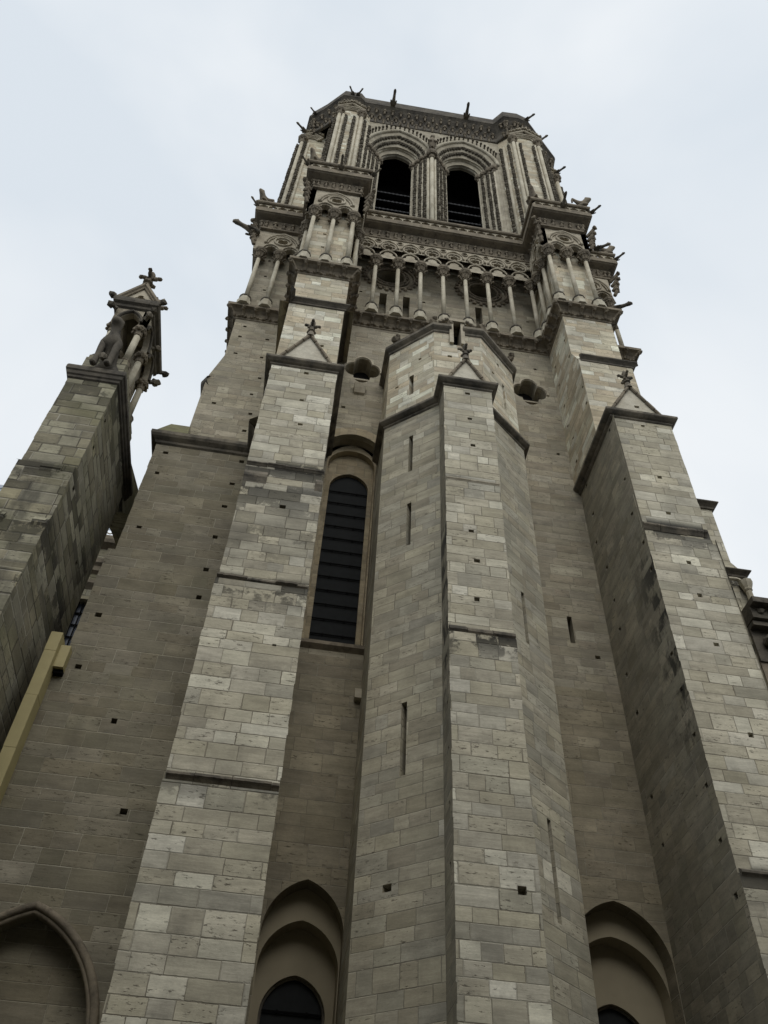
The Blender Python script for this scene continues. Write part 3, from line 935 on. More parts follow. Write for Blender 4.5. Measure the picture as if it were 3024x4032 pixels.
ut.panel(UP[3], UP[4], 25.2, 30.3, [(rect(1.33, 27.5, 0.16, 1.7), 0.25, True)] + putlogs([(1.09, 29.5), (0.66, 28.38)]))
ut.panel(UP[4], UP[5], 25.2, 30.3)
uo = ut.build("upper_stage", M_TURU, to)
TC = [(-0.02, 30.05), (0.05, 30.12), (0.06, 30.2), (0.15, 30.28), (0.2, 30.34), (0.2, 30.5), (-0.05, 30.62)]
MB().sweep([UP[0], UP[1], UP[2], (4.08, 16.98)], TC, True).build("cap_moulding", M_STR, to)
MB().sweep([(4.54, 16.97), UP[3], UP[4], UP[5]], TC, True).build("cap_moulding", M_STR, to)
rf = MB()
rp = [(UP[0][0] - .1, 20, 30.6), (UP[1][0] - .1, UP[1][1] - .05, 30.6), (UP[2][0] - .05, UP[2][1] - .1, 30.6), (UP[3][0] + .05, UP[3][1] - .1, 30.6), (UP[4][0] + .1, UP[4][1] - .05, 30.6), (UP[5][0] + .1, 20, 30.6)]
apx = (4.4, 20.0, 33.0)
rf.add(rp + [apx], [(i, i + 1, 6) for i in range(5)])
rf.build("roof", M_CARV, to)
dm = MB()
dm.box(4.00, 4.15, 16.86, 17.8, 29.3, 30.85)
dm.box(4.45, 4.60, 16.86, 17.8, 29.3, 30.85)
dm.box(3.98, 4.62, 16.80, 18.0, 30.85, 31.05)
dm.add([(3.9, 16.9, 30.6), (4.0, 16.86, 31.0), (4.0, 17.8, 31.0), (3.6, 17.6, 30.6)], [(0, 1, 2, 3)])
dm.add([(4.7, 16.9, 30.6), (4.6, 16.86, 31.0), (4.6, 17.8, 31.0), (5.0, 17.6, 30.6)], [(3, 2, 1, 0)])
do_ = dm.build("dormer", M_CARVL, to)
MB().box(4.15, 4.45, 17.5, 17.6, 29.2, 30.9).build("opening", M_VOID, do_)
lum = MB()
for x, y in ((2.05, 18.0), (3.35, 16.95), (5.3, 16.9), (6.75, 18.05), (4.0, 17.0), (2.7, 17.5)):
    lum.blob((x, y, 30.72), (0.2, 0.17, 0.17), .3)
    lum.blob((x + .05, y - .12, 30.82), (0.12, 0.12, 0.12), .3)
for x0, x1 in ((3.55, 3.95), (4.65, 5.05)):
    for i in range(3):
        lum.tube([(x0 + .13 * i, 16.8, 30.6 + .12 * i if x0 < 4 else 30.9 - .12 * i), (x0 + .13 * i + .12, 16.8, 30.62 + .14 * i if x0 < 4 else 30.85 - .14 * i)], 0.07, 6)
lum.build("crocket", M_CARV, to)

# ================================================================== gallery cornice
GP = [(-5.05, 26), (-5.05, 20.6), (-2.45, 20.6), (-2.45, 17.9), (-0.19, 17.9), (-0.19, 20.0), (9.42, 20.0), (9.42, 17.9), (11.65, 17.9), (11.65, 19.7), (13.2, 19.7), (13.2, 26)]
GC = [(-0.02, 34.82), (0.04, 34.86), (0.05, 34.93), (0.09, 34.96), (0.11, 35.05), (0.17, 35.2), (0.30, 35.32), (0.36, 35.34), (0.45, 35.36), (0.46, 35.52), (0.44, 35.56), (-0.8, 35.62)]
gc = MB().sweep(GP, GC)
gco = gc.build("gallery_cornice", M_CARV, T)


def along(plan, off, step, phase=0.5):
    """points spaced along an offset plan line, with the outward direction; corners included"""
    P = [Vector((a, b)) for a, b in plan]
    res = []
    for i in range(len(P) - 1):
        d = P[i + 1] - P[i]
        L = d.length
        d.normalize()
        n = Vector((d.y, -d.x))
        cvx0 = i > 0 and (P[i] - P[i - 1]).normalized().cross(d) > 0
        cvx1 = i < len(P) - 2 and d.cross((P[i + 2] - P[i + 1]).normalized()) > 0
        s0 = (off * 0.4 if cvx0 else off if i > 0 else 0)
        s1 = (off * 0.4 if cvx1 else off if i < len(P) - 2 else 0)
        a, b = -0.0 + (0 if cvx0 else s0), L - (0 if cvx1 else s1)
        k = max(1, round((b - a) / step))
        for j in range(k):
            q = P[i] + d * (a + (b - a) * (j + phase) / k)
            res.append((q.x, q.y, n.x, n.y))
        if cvx1:
            nx = (P[i + 2] - P[i + 1]).normalized()
            n2 = Vector((nx.y, -nx.x))
            m = (n + n2).normalized()
            res.append((P[i + 1].x, P[i + 1].y, m.x * 1.3, m.y * 1.3))
    return res


cr = MB()
for x, y, nx, ny in along(GP, 0.4, 0.58):
    if y > 23:
        continue
    cr.tube([(x + nx * .1, y + ny * .1, 35.0), (x + nx * .17, y + ny * .17, 35.14), (x + nx * .32, y + ny * .32, 35.26), (x + nx * .40, y + ny * .40, 35.3)], [.07, .075, .08, .07], 6)
    cr.blob((x + nx * .43, y + ny * .43, 35.27), (.115, .115, .10), .25)
    cr.blob((x + nx * .38, y + ny * .38, 35.2), (.08, .08, .08), .25)
for x, y, nx, ny in along(GP, 0.1, 0.29):
    if y < 23:
        cr.blob((x + nx * .1, y + ny * .1, 34.98), (.09, .09, .06), .2)
cr.build("crocket", M_CARV, gco)

# ---- gallery walls behind the colonnade
gw = MB()
disc = lambda cx, cz: circ(cx, cz, 0.72, 20)
gh = [(disc(1.85 + .3, 41.25), 0.7), (disc(6.7 + .3, 41.25), 0.7), (rect(1.56 + .3, 38.4, 0.36, 2.1), 0.6, True), (rect(2.73 + .3, 38.4, 0.34, 2.1), 0.6, True),
      (rect(6.4 + .3, 38.5, 0.34, 2.1), 0.6, True)] + putlogs([(0.73, 39.28), (0.56, 37.8), (4.85, 41.2), (9.2, 38.9), (3.9, 39.2)])
gw.panel((-0.3, 20.6), (9.4, 20.6), 34.9, 44.3, gh)
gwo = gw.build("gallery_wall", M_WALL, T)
for cx in (1.85, 6.7):
    window_glass("oculus", circ(cx, 41.25, 0.74, 20), 21.2, T, [], M_VOID)
    k = MB()
    for r, rr in ((0.78, .07), (0.98, .06), (1.25, .07)):
        k.tube([(u, 20.56, z) for u, z in circ(cx, 41.25, r, 28)], rr, 6, True)
    for i in range(26):
        a = 2 * math.pi * i / 26
        k.blob((cx + 1.4 * math.cos(a), 20.55, 41.25 + 1.4 * math.sin(a)), (.13, .09, .13), .3)
    for i in range(18):
        a = 2 * math.pi * i / 18
        k.blob((cx + .88 * math.cos(a), 20.56, 41.25 + .88 * math.sin(a)), (.08, .06, .08), .3)
    k.build("oculus_ring", M_CARV, gwo)
blk = MB()
blk.walls([(-2.4, 20.9), (-2.4, 18.0), (-0.3, 18.0), (-0.3, 20.7)], 35.4, 44.2, {1: putlogs([(0.73, 39.37), (0.75, 37.98)])})
blk.build("gallery_block", M_UP, T)
blk = MB()
blk.walls([(9.4, 20.7), (9.4, 18.0), (11.35, 18.0), (11.35, 20.2), (13.0, 20.2), (13.0, 26)], 35.4, 44.2,
          {0: putlogs([(1.2, 38.9), (1.3, 37.2), (2.0, 39.6)]), 1: putlogs([(0.5, 40.1)])})
blk.build("gallery_block", M_UP, T)
bg = MB()
bg.walls([(-4.95, 26), (-4.95, 20.7), (-2.3, 20.7)], 35.4, 44.2, {1: putlogs([(0.57, 41.12), (0.6, 39.44), (0.75, 38.05)])})
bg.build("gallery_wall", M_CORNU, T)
MB().box(-0.2, 9.42, 19.9, 20.6, 35.45, 35.6).build("gallery_floor", M_CARV, T)


# ---- gallery columns: shaft with base and capital
def octo(c, r, rot=0.0):
    return [(c[0] + r * math.cos(math.pi / 8 + i * math.pi / 4 + rot), c[1] + r * math.sin(math.pi / 8 + i * math.pi / 4 + rot)) for i in range(8)]


def make_column():
    o = MB().lathe((0, 0), [(0.11, 0.9), (0.106, 2.5), (0.098, 4.9)], 14).build("gallery_column", M_SHAFT, None, True)
    c = MB()
    c.lathe((0, 0), [(0.11, 4.86), (0.145, 4.89), (0.145, 4.93), (0.115, 4.96), (0.13, 5.1), (0.21, 5.28), (0.25, 5.33)], 12)
    c.lathe((0, 0), [(0.27, 5.33), (0.30, 5.37), (0.30, 5.43), (0.34, 5.47), (0.36, 5.56), (0.36, 5.62)], 8)
    for i in range(8):
        a = 2 * math.pi * i / 8
        c.tube([(.15 * math.cos(a), .15 * math.sin(a), 4.97), (.22 * math.cos(a), .22 * math.sin(a), 5.15), (.31 * math.cos(a), .31 * math.sin(a), 5.24)], [.05, .05, .035], 5)
        c.blob((.32 * math.cos(a), .32 * math.sin(a), 5.23), (.065, .065, .055), .25)
    c.build("capital", M_CARV, o)
    b = MB()
    b.lathe((0, 0), [(0.34, 0.0), (0.34, 0.32), (0.27, 0.38), (0.27, 0.62)], 8)
    b.build("base", M_SHAFT, o)
    r = MB()
    r.lathe((0, 0), [(0.25, 0.62), (0.29, 0.66), (0.29, 0.72), (0.2, 0.76), (0.18, 0.80), (0.21, 0.83), (0.2, 0.88), (0.12, 0.91)], 14)
    r.build("base_ring", M_DARK, o)
    return o


def dup(o, loc, parent=None):
    c = o.copy()
    COL.objects.link(c)
    c.location = Vector(loc) - (WPOS[parent.name] if parent else Vector((0, 0, 0)))
    if parent:
        c.parent = parent
    for ch in list(o.children):
        d = ch.copy()
        COL.objects.link(d)
        d.parent = c
        for g in ch.children:
            e = g.copy()
            COL.objects.link(e)
            e.parent = d
    return c


col0 = make_column()
spots = [(0.98 + 1.144 * k, 19.68) for k in range(8)]
spots += [(-2.33, 17.68), (-1.37, 17.68), (-0.42, 17.68), (9.33, 17.68), (10.27, 17.68), (11.17, 17.68), (9.24, 18.42), (9.24, 19.2),
          (-4.85, 20.3), (-3.87, 20.3), (-2.9, 20.3), (-2.62, 18.5), (-2.62, 19.4), (-0.1, 18.5), (-0.05, 19.3), (13.2, 19.95), (12.3, 19.9), (11.5, 18.6)]
for i, (x, y) in enumerate(spots):
    if i == 0:
        col0.location = Vector((x, y, 35.5)) - WPOS[T.name]
        col0.parent = T
    else:
        dup(col0, (x, y, 35.5), T)
# ---- the tracery over the colonnade
ring_m = MB()


def tracery(p0, p1, bays, z0=41.08, z1=43.25, th=0.3, blind=False):
    d = Vector((p1[0] - p0[0], p1[1] - p0[1]))
    L = d.length
    d.normalize()
    n = Vector((d.y, -d.x))
    out = [(0, z0)]
    hs = []
    P3 = lambda u, z, k: (p0[0] + d.x * u + n.x * k, p0[1] + d.y * u + n.y * k, z)
    for (uc, hw) in bays:
        s = hw / 0.46
        # trefoiled head cut from below: two side lobes and a top lobe
        t = [(-.40, 0), (-.42, .16), (-.36, .30), (-.26, .36), (-.22, .38), (-.24, .48), (-.17, .62), (0, .70)]
        for a, b in t:
            out.append((uc + a * s, z0 + b * 1.0))
        for a, b in reversed(t[:-1]):
            out.append((uc - a * s, z0 + b * 1.0))
        r = 0.24 * s
        hs.append((foils(uc, z0 + 1.22, r, r * .5, 4, 5, math.pi / 4), th))
        ring_m.tube([P3(u, z, .03) for u, z in circ(uc, z0 + 1.22, 0.38 * s, 20, 0.40)], .055, 6, True)
        ring_m.tube([P3(u, z, .04) for u, z in arch(uc, 0.5 * s, z0 + 1.15, 0.78, 8)], .05, 6)
        ring_m.tube([P3(u, z, .03) for u, z in arch(uc, 0.44 * s, z0 + .22, 0.56, 8)], .045, 6)
        for a in (0, 1, 2, 3):
            q = a * math.pi / 2
            ring_m.blob(P3(uc + .27 * s * math.cos(q), z0 + 1.22 + .29 * math.sin(q), .02), (.07, .07, .07), .2)
    out += [(L, z0), (L, z1), (0, z1)]
    for i in range(len(bays) - 1):
        um = (bays[i][0] + bays[i + 1][0]) / 2
        if bays[i + 1][0] - bays[i][0] > 0.9:
            hs.append((circ(um, z1 - .32, .13, 10), th))
            ring_m.tube([P3(u, z, .02) for u, z in circ(um, z1 - .32, .16, 12)], .035, 5, True)
    m = MB()
    m.panel(p0, p1, z0, z1, hs, out, th)
    return m


tr = tracery((-0.3, 19.5), (9.4, 19.5), [(0.3 + 0.41 + 1.144 * k, 0.46) for k in range(8)] + [(0.3 + 0.41 + 1.144 * 8 - .14, 0.30)])
tro = tr.build("tracery_arcade", M_CARVL, T)
for p0, p1, bays in (((-2.75, 17.5), (0.0, 17.5), [(.89, .45), (1.85, .45)]), ((9.05, 17.5), (11.5, 17.5), [(.75, .45), (1.67, .45)]),
                     ((-5.25, 20.12), (-2.5, 20.12), [(.89, .46), (1.87, .46)]), ((-2.75, 20.2), (-2.75, 17.5), [(.7, .5), (1.8, .5)]), ((0.0, 17.5), (0.0, 19.5), [(.5, .42), (1.4, .42)]),
                     ((9.05, 19.5), (9.05, 17.5), [(.6, .42), (1.45, .42)]), ((11.5, 17.5), (11.5, 19.7), [(.6, .45), (1.6, .45)]), ((11.5, 19.7), (13.4, 19.7), [(.5, .45), (1.4, .45)])):
    # a blind head over each pair, with a cut roundel between
    d = Vector((p1[0] - p0[0], p1[1] - p0[1]))
    L = d.length
    d.normalize()
    n = Vector((d.y, -d.x))
    P3 = lambda u, z, k: (p0[0] + d.x * u + n.x * k, p0[1] + d.y * u + n.y * k, z)
    z0, z1 = 41.08, 43.3
    out = [(0, z0)]
    for uc, hw in bays:
        t = [(-.40, 0), (-.42, .14), (-.30, .30), (-.22, .32), (-.2, .44), (0, .56)]
        out += [(uc + a * hw / .46, z0 + b) for a, b in t] + [(uc - a * hw / .46, z0 + b) for a, b in reversed(t[:-1])]
    out += [(L, z0), (L, z1), (0, z1)]
    um = (bays[0][0] + bays[1][0]) / 2
    m = MB().panel(p0, p1, z0, z1, [(foils(um, z0 + 1.15, .30, .16, 4, 5, math.pi / 4), .22, True)], out, .28)
    m.build("tracery_head", M_CARVL, T)
    ring_m.tube([P3(u, z, .03) for u, z in circ(um, z0 + 1.15, 0.42, 20)], .06, 6, True)
    ring_m.tube([P3(u, z, .04) for u, z in arch(um, 0.86, z0 + .75, 1.22, 12)], .065, 6)
    ring_m.tube([P3(u, z, .03) for u, z in arch(um, 0.74, z0 + .75, 1.05, 12)], .045, 6)
    for uc, hw in bays:
        ring_m.tube([P3(u, z, .03) for u, z in arch(uc, 0.42, z0 + .12, 0.55, 8)], .05, 6)
ring_m.build("tracery_moulding", M_CARVL, tro, True)

# ---- upper gallery cornice: frieze, deep soffit, balustrade
LP = [(-5.65, 26), (-5.65, 19.5), (-3.14, 19.5), (-3.14, 16.9), (0.2, 16.9), (0.2, 19.0), (8.65, 19.0), (8.65, 16.9), (11.83, 16.9), (11.83, 19.2), (14.0, 19.2), (14.0, 26)]
UC = [(-0.62, 43.2), (-0.45, 43.24), (-0.43, 43.34), (-0.52, 43.40), (-0.52, 43.75), (-0.48, 43.98), (-0.44, 44.08), (-0.44, 44.16), (-0.10, 44.26), (-0.06, 44.30), (0.0, 44.32), (0.0, 44.60),
      (-0.06, 44.66), (-2.6, 44.75)]
uc_o = MB().sweep(LP, UC).build("upper_cornice", M_CARV, T)
FP = [(-5.17, 26), (-5.17, 19.98), (-2.66, 19.98), (-2.66, 17.38), (-0.28, 17.38), (-0.28, 19.48), (9.13, 19.48), (9.13, 17.38), (11.35, 17.38), (11.35, 19.68), (13.52, 19.68), (13.52, 26)]
fz = MB()
for x, y, nx, ny in along(FP, 0.2, 0.42):
    if y > 22:
        continue
    fz.blob((x + nx * .02, y + ny * .02, 43.55), (.12, .08, .12), .3)
    fz.blob((x + nx * .05, y + ny * .05, 43.88), (.13, .10, .10), .3)
    fz.tube([(x, y, 43.42), (x + nx * .03, y + ny * .03, 43.7), (x + nx * .06, y + ny * .06, 43.95)], [.05, .06, .04], 5)
fz.build("leaf_frieze", M_CARV, uc_o)
for px_, py_, qx, qy in ((-2.75, 17.5, -1, -1), (0.0, 17.5, 1, -1), (9.05, 17.5, -1, -1), (11.5, 17.5, 1, -1), (-5.25, 20.1, -1, -1), (13.5, 19.7, 1, -1), (-2.75, 20.1, -1, -.3)):
    k = MB()
    for z, r in ((41.7, .2), (42.2, .26), (42.7, .34), (43.2, .42)):
        k.tube([(px_ + qx * .02, py_ + qy * .02, z - .25), (px_ + qx * r * .5, py_ + qy * r * .5, z - .05), (px_ + qx * r * .85, py_ + qy * r * .85, z + .2)], [.1, .1, .07], 6)
        k.blob((px_ + qx * r * .9, py_ + qy * r * .9, z + .17), (.14, .14, .12), .3)
        k.blob((px_ + qx * r * .6 + .08, py_ + qy * r * .6, z + .05), (.1, .1, .1), .3)
    k.build("corner_crocket", M_CARV, uc_o)
# balustrade: plinth, pierced band, rail
BP = [(x, y) for x, y in LP]
bal = MB()
bal.sweep(BP, [(-0.02, 44.6), (-0.02, 44.78), (-0.22, 44.78)])
bal.sweep(BP, [(-0.22, 45.3), (-0.02, 45.3), (0.03, 45.36), (0.03, 45.5), (-0.05, 45.56), (-0.26, 45.56)])
bo_ = bal.build("balustrade", M_CARV, T)
bp = MB()
IP = [(-5.55, 26), (-5.55, 19.6), (-3.04, 19.6), (-3.04, 17.0), (0.1, 17.0), (0.1, 19.1), (8.75, 19.1), (8.75, 17.0), (11.73, 17.0), (11.73, 19.3), (13.9, 19.3), (13.9, 26)]
for i in range(len(IP) - 1):
    a, b = Vector(IP[i]), Vector(IP[i + 1])
    if a.y > 24 or b.y > 24:
        continue
    L = (b - a).length
    k = max(2, round(L / 0.52))
    s = L / k
    bp.panel(IP[i], IP[i + 1], 44.76, 45.32, [(foils(s * (j + .5), 45.04, .235, .13, 4, 4), .12) for j in range(k)], None, .12)
bp.build("pierced_band", M_CARVL, bo_)

# ================================================================== belfry
SPR = 62.5
CX = (1.815, 6.6)
ORD = [(2.39, 3.75, 21.5), (2.10, 3.25, 21.72), (1.82, 2.75, 21.95), (1.52, 2.15, 22.25), (1.20, 1.62, 22.56)]
ZB = 45.2


def bel_path(cx, hw, rise):
    return [(cx - hw, ZB)] + arch(cx, hw, SPR, rise, 12) + [(cx + hw, ZB)]


sp = [(-1.0, SPR)] + arch(CX[0], 2.39, SPR, 3.75, 12) + arch(CX[1], 2.39, SPR, 3.75, 12)[1:] + [(9.6, SPR), (9.6, 68.0), (-1.0, 68.0)]
belf = MB()
belf.panel((0, 21.5), (1, 21.5), 0, 0, (), sp)
belf.panel((-1.0, 21.5), (CX[0] - 2.39, 21.5), ZB, SPR)
belf.panel((CX[1] + 2.39, 21.5), (9.9, 21.5), ZB, SPR)
belf_o = belf.build("belfry_wall", M_ORNC, T)
for ci, cx in enumerate(CX):
    ar = MB()
    for i in range(len(ORD) - 1):
        a = bel_path(cx, ORD[i][0], ORD[i][1])
        b = bel_path(cx, ORD[i + 1][0], ORD[i + 1][1])
        y0, y1 = ORD[i][2], ORD[i + 1][2]
        m = len(a)
        # each order steps in and then back
        ar.add([(u, y0 + .02, z) for u, z in a] + [(u, y0 + .10, z) for u, z in b] + [(u, y1, z) for u, z in b],
               [(k, k + m, k + m + 1, k + 1) for k in range(m - 1)] + [(k + m, k + 2 * m, k + 2 * m + 1, k + m + 1) for k in range(m - 1)])
    b = bel_path(cx, 1.20, 1.62)
    m = len(b)
    ar.add([(u, 22.56, z) for u, z in b] + [(u, 22.75, z) for u, z in b], [(k, k + m, k + m + 1, k + 1) for k in range(m - 1)])
    ao = ar.build("belfry_arch", M_ORNC, T)
    sh_, ckt, cap_ = MB(), MB(), MB()
    for i, (hw, rise, y) in enumerate(ORD):
        h2 = hw - 0.02
        path = arch(cx, h2, SPR + .1, rise - .02, 14)
        sh_.tube([(u, y - .02, z) for u, z in path], 0.10 if i else 0.12, 7)
        if i in (1, 2):
            pts = arch(cx, h2 - .17, SPR + .1, rise - .2, 13)
            for (u, z) in pts:
                ckt.blob((u, y - .02, z), (.13, .14, .13), .3)
        if i == 0:
            pts = arch(cx, h2 + .2, SPR + .2, rise + .2, 13)
            for (u, z) in pts:
                if -0.45 < u < 9.0:
                    ckt.leaf((u, y - .05, z), (0, -1, .6), .24, .15)
            sh_.tube([(u, y - .06, z) for u, z in arch(cx, h2 + .1, SPR + .1, rise + .1, 14)], 0.06, 6)
        for s in (-1, 1):
            if i == 0 and ((ci == 0 and s == 1) or (ci == 1 and s == -1)):
                continue
            x = cx + s * hw
            if i == 0:
                continue
            sh_.tube([(x + s * .03, y - .05, ZB), (x + s * .03, y - .05, SPR - .7)], 0.10, 8)
            cap_.lathe((x + s * .02, y - .06), [(.12, SPR - .75), (.15, SPR - .7), (.14, SPR - .6), (.22, SPR - .3), (.27, SPR - .25), (.3, SPR - .15), (.3, SPR + .05)], 8)
            for q in range(5):
                a = math.pi + math.pi * q / 4
                cap_.blob((x + s * .02 + .22 * math.cos(a), y - .06 + .22 * math.sin(a), SPR - .38), (.09, .09, .08), .3)
            if i in (1, 2, 3):
                z = ZB + .2
                while z < SPR - .9:
                    ckt.blob((x - s * .15, y - .06, z), (.13, .15, .14), .3)
                    z += .36
    sh_.build("shaft", M_SHAFT, ao, True)
    ckt.build("crocket", M_CROCK, ao)
    cap_.build("capital", M_CARV, ao)
    # louvres and the darkness behind them
    lv = MB()
    for k in range(4):
        z = 53.6 + 1.35 * k
        w_ = 1.24
        lv.add([(cx - w_, 22.75, z), (cx + w_, 22.75, z), (cx + w_, 23.9, z + 1.0), (cx - w_, 23.9, z + 1.0),
                (cx - w_, 22.75, z + .09), (cx + w_, 22.75, z + .09), (cx + w_, 23.9, z + 1.09), (cx - w_, 23.9, z + 1.09)],
               [(3, 2, 1, 0), (4, 5, 6, 7), (0, 1, 5, 4)])
        for j in range(9):
            lv.blob((cx - 1.1 + .275 * j, 22.74, z - .02), (.13, .03, .12), .1)
    lv.build("louvre", M_LOUV, ao)
    bx = MB().box(cx - 2.0, cx + 2.0, 25.0, 25.1, ZB - .5, 66)
    bx.box(cx - 2.1, cx - 2.0, 22.75, 25.1, ZB - .5, 66).box(cx + 2.0, cx + 2.1, 22.75, 25.1, ZB - .5, 66).box(cx - 2.0, cx + 2.0, 22.75, 25.1, 65.5, 66).box(cx - 2.0, cx + 2.0, 22.75, 25.1, ZB - .6, ZB - .5)
    bx.build("dark_interior", M_VOID, ao)
# the middle pier's front shaft and small figure above
mp = MB()
mp.tube([(4.205, 21.42, ZB), (4.205, 21.42, SPR - .8)], .145, 10)
for s in (-1, 1):
    mp.tube([(4.205 + s * .24, 21.52, ZB), (4.205 + s * .24, 21.52, SPR - .8)], .09, 8)
mpo = mp.build("middle_shaft", M_SHAFT, T, True)
mc = MB()
mc.lathe((4.205, 21.42), [(.18, SPR - .85), (.23, SPR - .8), (.2, SPR - .7), (.3, SPR - .3), (.38, SPR - .25), (.42, SPR - .1), (.42, SPR + .08)], 8)
for q in range(8):
    a = math.pi + math.pi * q / 7
    mc.blob((4.205 + .3 * math.cos(a), 21.42 + .3 * math.sin(a), SPR - .4), (.11, .11, .1), .3)
mc.build("capital", M_CARV, mpo)
# figure between the arch heads
fg = MB()
fg.tube([(4.2, 21.35, 63.5), (4.2, 21.2, 64.1), (4.2, 21.15, 64.7)], [.2, .28, .2], 8)
fg.blob((4.2, 21.08, 64.95), (.2, .2, .22), .15)
for s in (-1, 1):
    fg.tube([(4.2 + s * .22, 21.15, 64.6), (4.2 + s * .3, 21.05, 64.2), (4.2 + s * .12, 20.95, 63.95)], [.09, .08, .06], 6)
fg.build("carved_figure", M_CARV, T)


core = MB()
core.panel((-4.9, 34), (-4.9, 23.5), ZGND, 70.1).panel((13.9, 23.5), (13.9, 34), ZGND, 70.1).panel((13.9, 34), (-4.9, 34), ZGND, 70.1)
core.quad((-4.9, 22.8, 70.12), (13.9, 22.8, 70.12), (13.9, 34, 70.12), (-4.9, 34, 70.12))
core.quad((-4.9, 20.5, 44.7), (13.9, 20.5, 44.7), (13.9, 34, 44.7), (-4.9, 34, 44.7))
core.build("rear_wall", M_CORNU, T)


# ---- belfry piers (front faces with corner shafts and crocket strips)
def bel_pier(plan, faces, shafts, strips, zt, label=None):
    m = MB().walls(plan, ZB - .5, zt + 1.2)
    o = m.build("belfry_pier", M_UP, T, label=label)
    s = MB()
    for x, y, r in shafts:
        s.tube([(x, y, ZB - .4), (x, y, zt - .7)], r, 9)
    s.build("shaft", M_SHAFT, o, True)
    c = MB()
    for x, y, r in shafts:
        if r > .12:
            c.lathe((x, y), [(r, zt - .8), (r + .05, zt - .72), (r + .03, zt - .62), (r + .15, zt - .2), (r + .22, zt - .12), (r + .25, zt), (r + .25, zt + .15)], 8)
            for q in range(7):
                a = 2 * math.pi * q / 7
                c.blob((x + (r + .13) * math.cos(a), y + (r + .13) * math.sin(a), zt - .3), (.1, .1, .09), .3)
    c.build("capital", M_CARV, o)
    k = MB()
    for x, y, nx, ny in strips:
        z = ZB
        while z < zt - .85:
            k.tube([(x, y, z - .12), (x + nx * .08, y + ny * .08, z)], [.05, .06], 5)
            k.blob((x + nx * .1, y + ny * .1, z), (.14, .14, .14), .3)
            z += .38
    k.build("crocket", M_CROCK, o)
    g = MB()
    for (a, b) in faces:
        # little gabled head between the capitals
        a, b = Vector(a), Vector(b)
        d = (b - a)
        L = d.length
        d.normalize()
        n = Vector((d.y, -d.x))
        P3 = lambda u, z, q: (a.x + d.x * u + n.x * q, a.y + d.y * u + n.y * q, z)
        for r_, q, tt in ((L * .5, .16, .09), (L * .40, .10, .07), (L * .31, .05, .06)):
            g.tube([P3(L / 2 + (u), z, q) for u, z in arch(0, r_, zt + .2, r_ * .75, 6)], tt, 6)
        for s_ in (-1, 1):
            g.tube([P3(L / 2 + s_ * L * .62, zt + .35, .22), P3(L / 2, zt + .2 + L * .75, .22)], .09, 6)
            g.tube([P3(L / 2 + s_ * L * .62, zt + .75, .3), P3(L / 2, zt + .6 + L * .75, .3)], .07, 6)
            for j in range(5):
                f_ = (j + .5) / 5
                p = P3(L / 2 + s_ * L * .62 * (1 - f_), zt + .65 + (L * .75 - .1) * f_, .34)
                g.blob(p, (.12, .12, .12), .3)
    g.build("gabled_head", M_CARVL, o)
    return o


bel_pier([(9.25, 21.5), (10.1, 20.75), (12.1, 20.75), (12.9, 21.6), (13.1, 22.4)], [((10.1, 20.75), (12.1, 20.75))],
         [(10.15, 20.72, .135), (10.42, 20.7, .09), (11.78, 20.7, .09), (12.05, 20.72, .135), (9.55, 21.2, .12), (12.8, 21.5, .1)],
         [(9.88, 20.95, -.7, -.7), (10.62, 20.73, 0, -1), (11.58, 20.73, 0, -1), (12.27, 20.92, .8, -.6), (9.35, 21.36, -.3, -.9), (12.65, 21.3, .8, -.6)], 66.5,
         "right front pier of the belfry")
bel_pier([(13.1, 26), (13.1, 22.9), (14.1, 22.9), (14.25, 23.4), (14.25, 26)], [((13.2, 22.9), (14.1, 22.9))],
         [(13.3, 22.85, .13), (14.05, 22.85, .15)], [(13.65, 22.85, 0, -1), (14.3, 23.1, 1, 0), (13.12, 22.8, -.3, -1)], 66.0)
bel_pier([(-3.3, 22.5), (-2.75, 21.0), (-1.08, 21.0), (-0.45, 21.5)], [((-2.75, 21.0), (-1.08, 21.0))],
         [(-2.72, 20.97, .135), (-2.45, 20.95, .09), (-1.38, 20.95, .09), (-1.1, 20.97, .135), (-0.62, 21.35, .12), (-3.05, 21.75, .12)],
         [(-2.93, 21.35, -.8, -.5), (-2.2, 20.98, 0, -1), (-1.62, 20.98, 0, -1), (-0.85, 21.12, .6, -.7), (-3.2, 22.1, -.8, -.5), (-0.5, 21.4, .5, -.7)], 66.9,
         "left front pier of the belfry")
bel_pier([(-5.45, 26), (-5.45, 23.6), (-5.25, 23.3), (-3.4, 23.3), (-3.4, 22.3)], [((-5.2, 23.3), (-3.9, 23.3))],
         [(-5.2, 23.26, .15), (-4.72, 23.26, .1), (-5.5, 23.8, .12)], [(-4.95, 23.26, 0, -1), (-5.42, 23.45, -.7, -.6), (-5.55, 24.0, -1, 0)], 66.3)

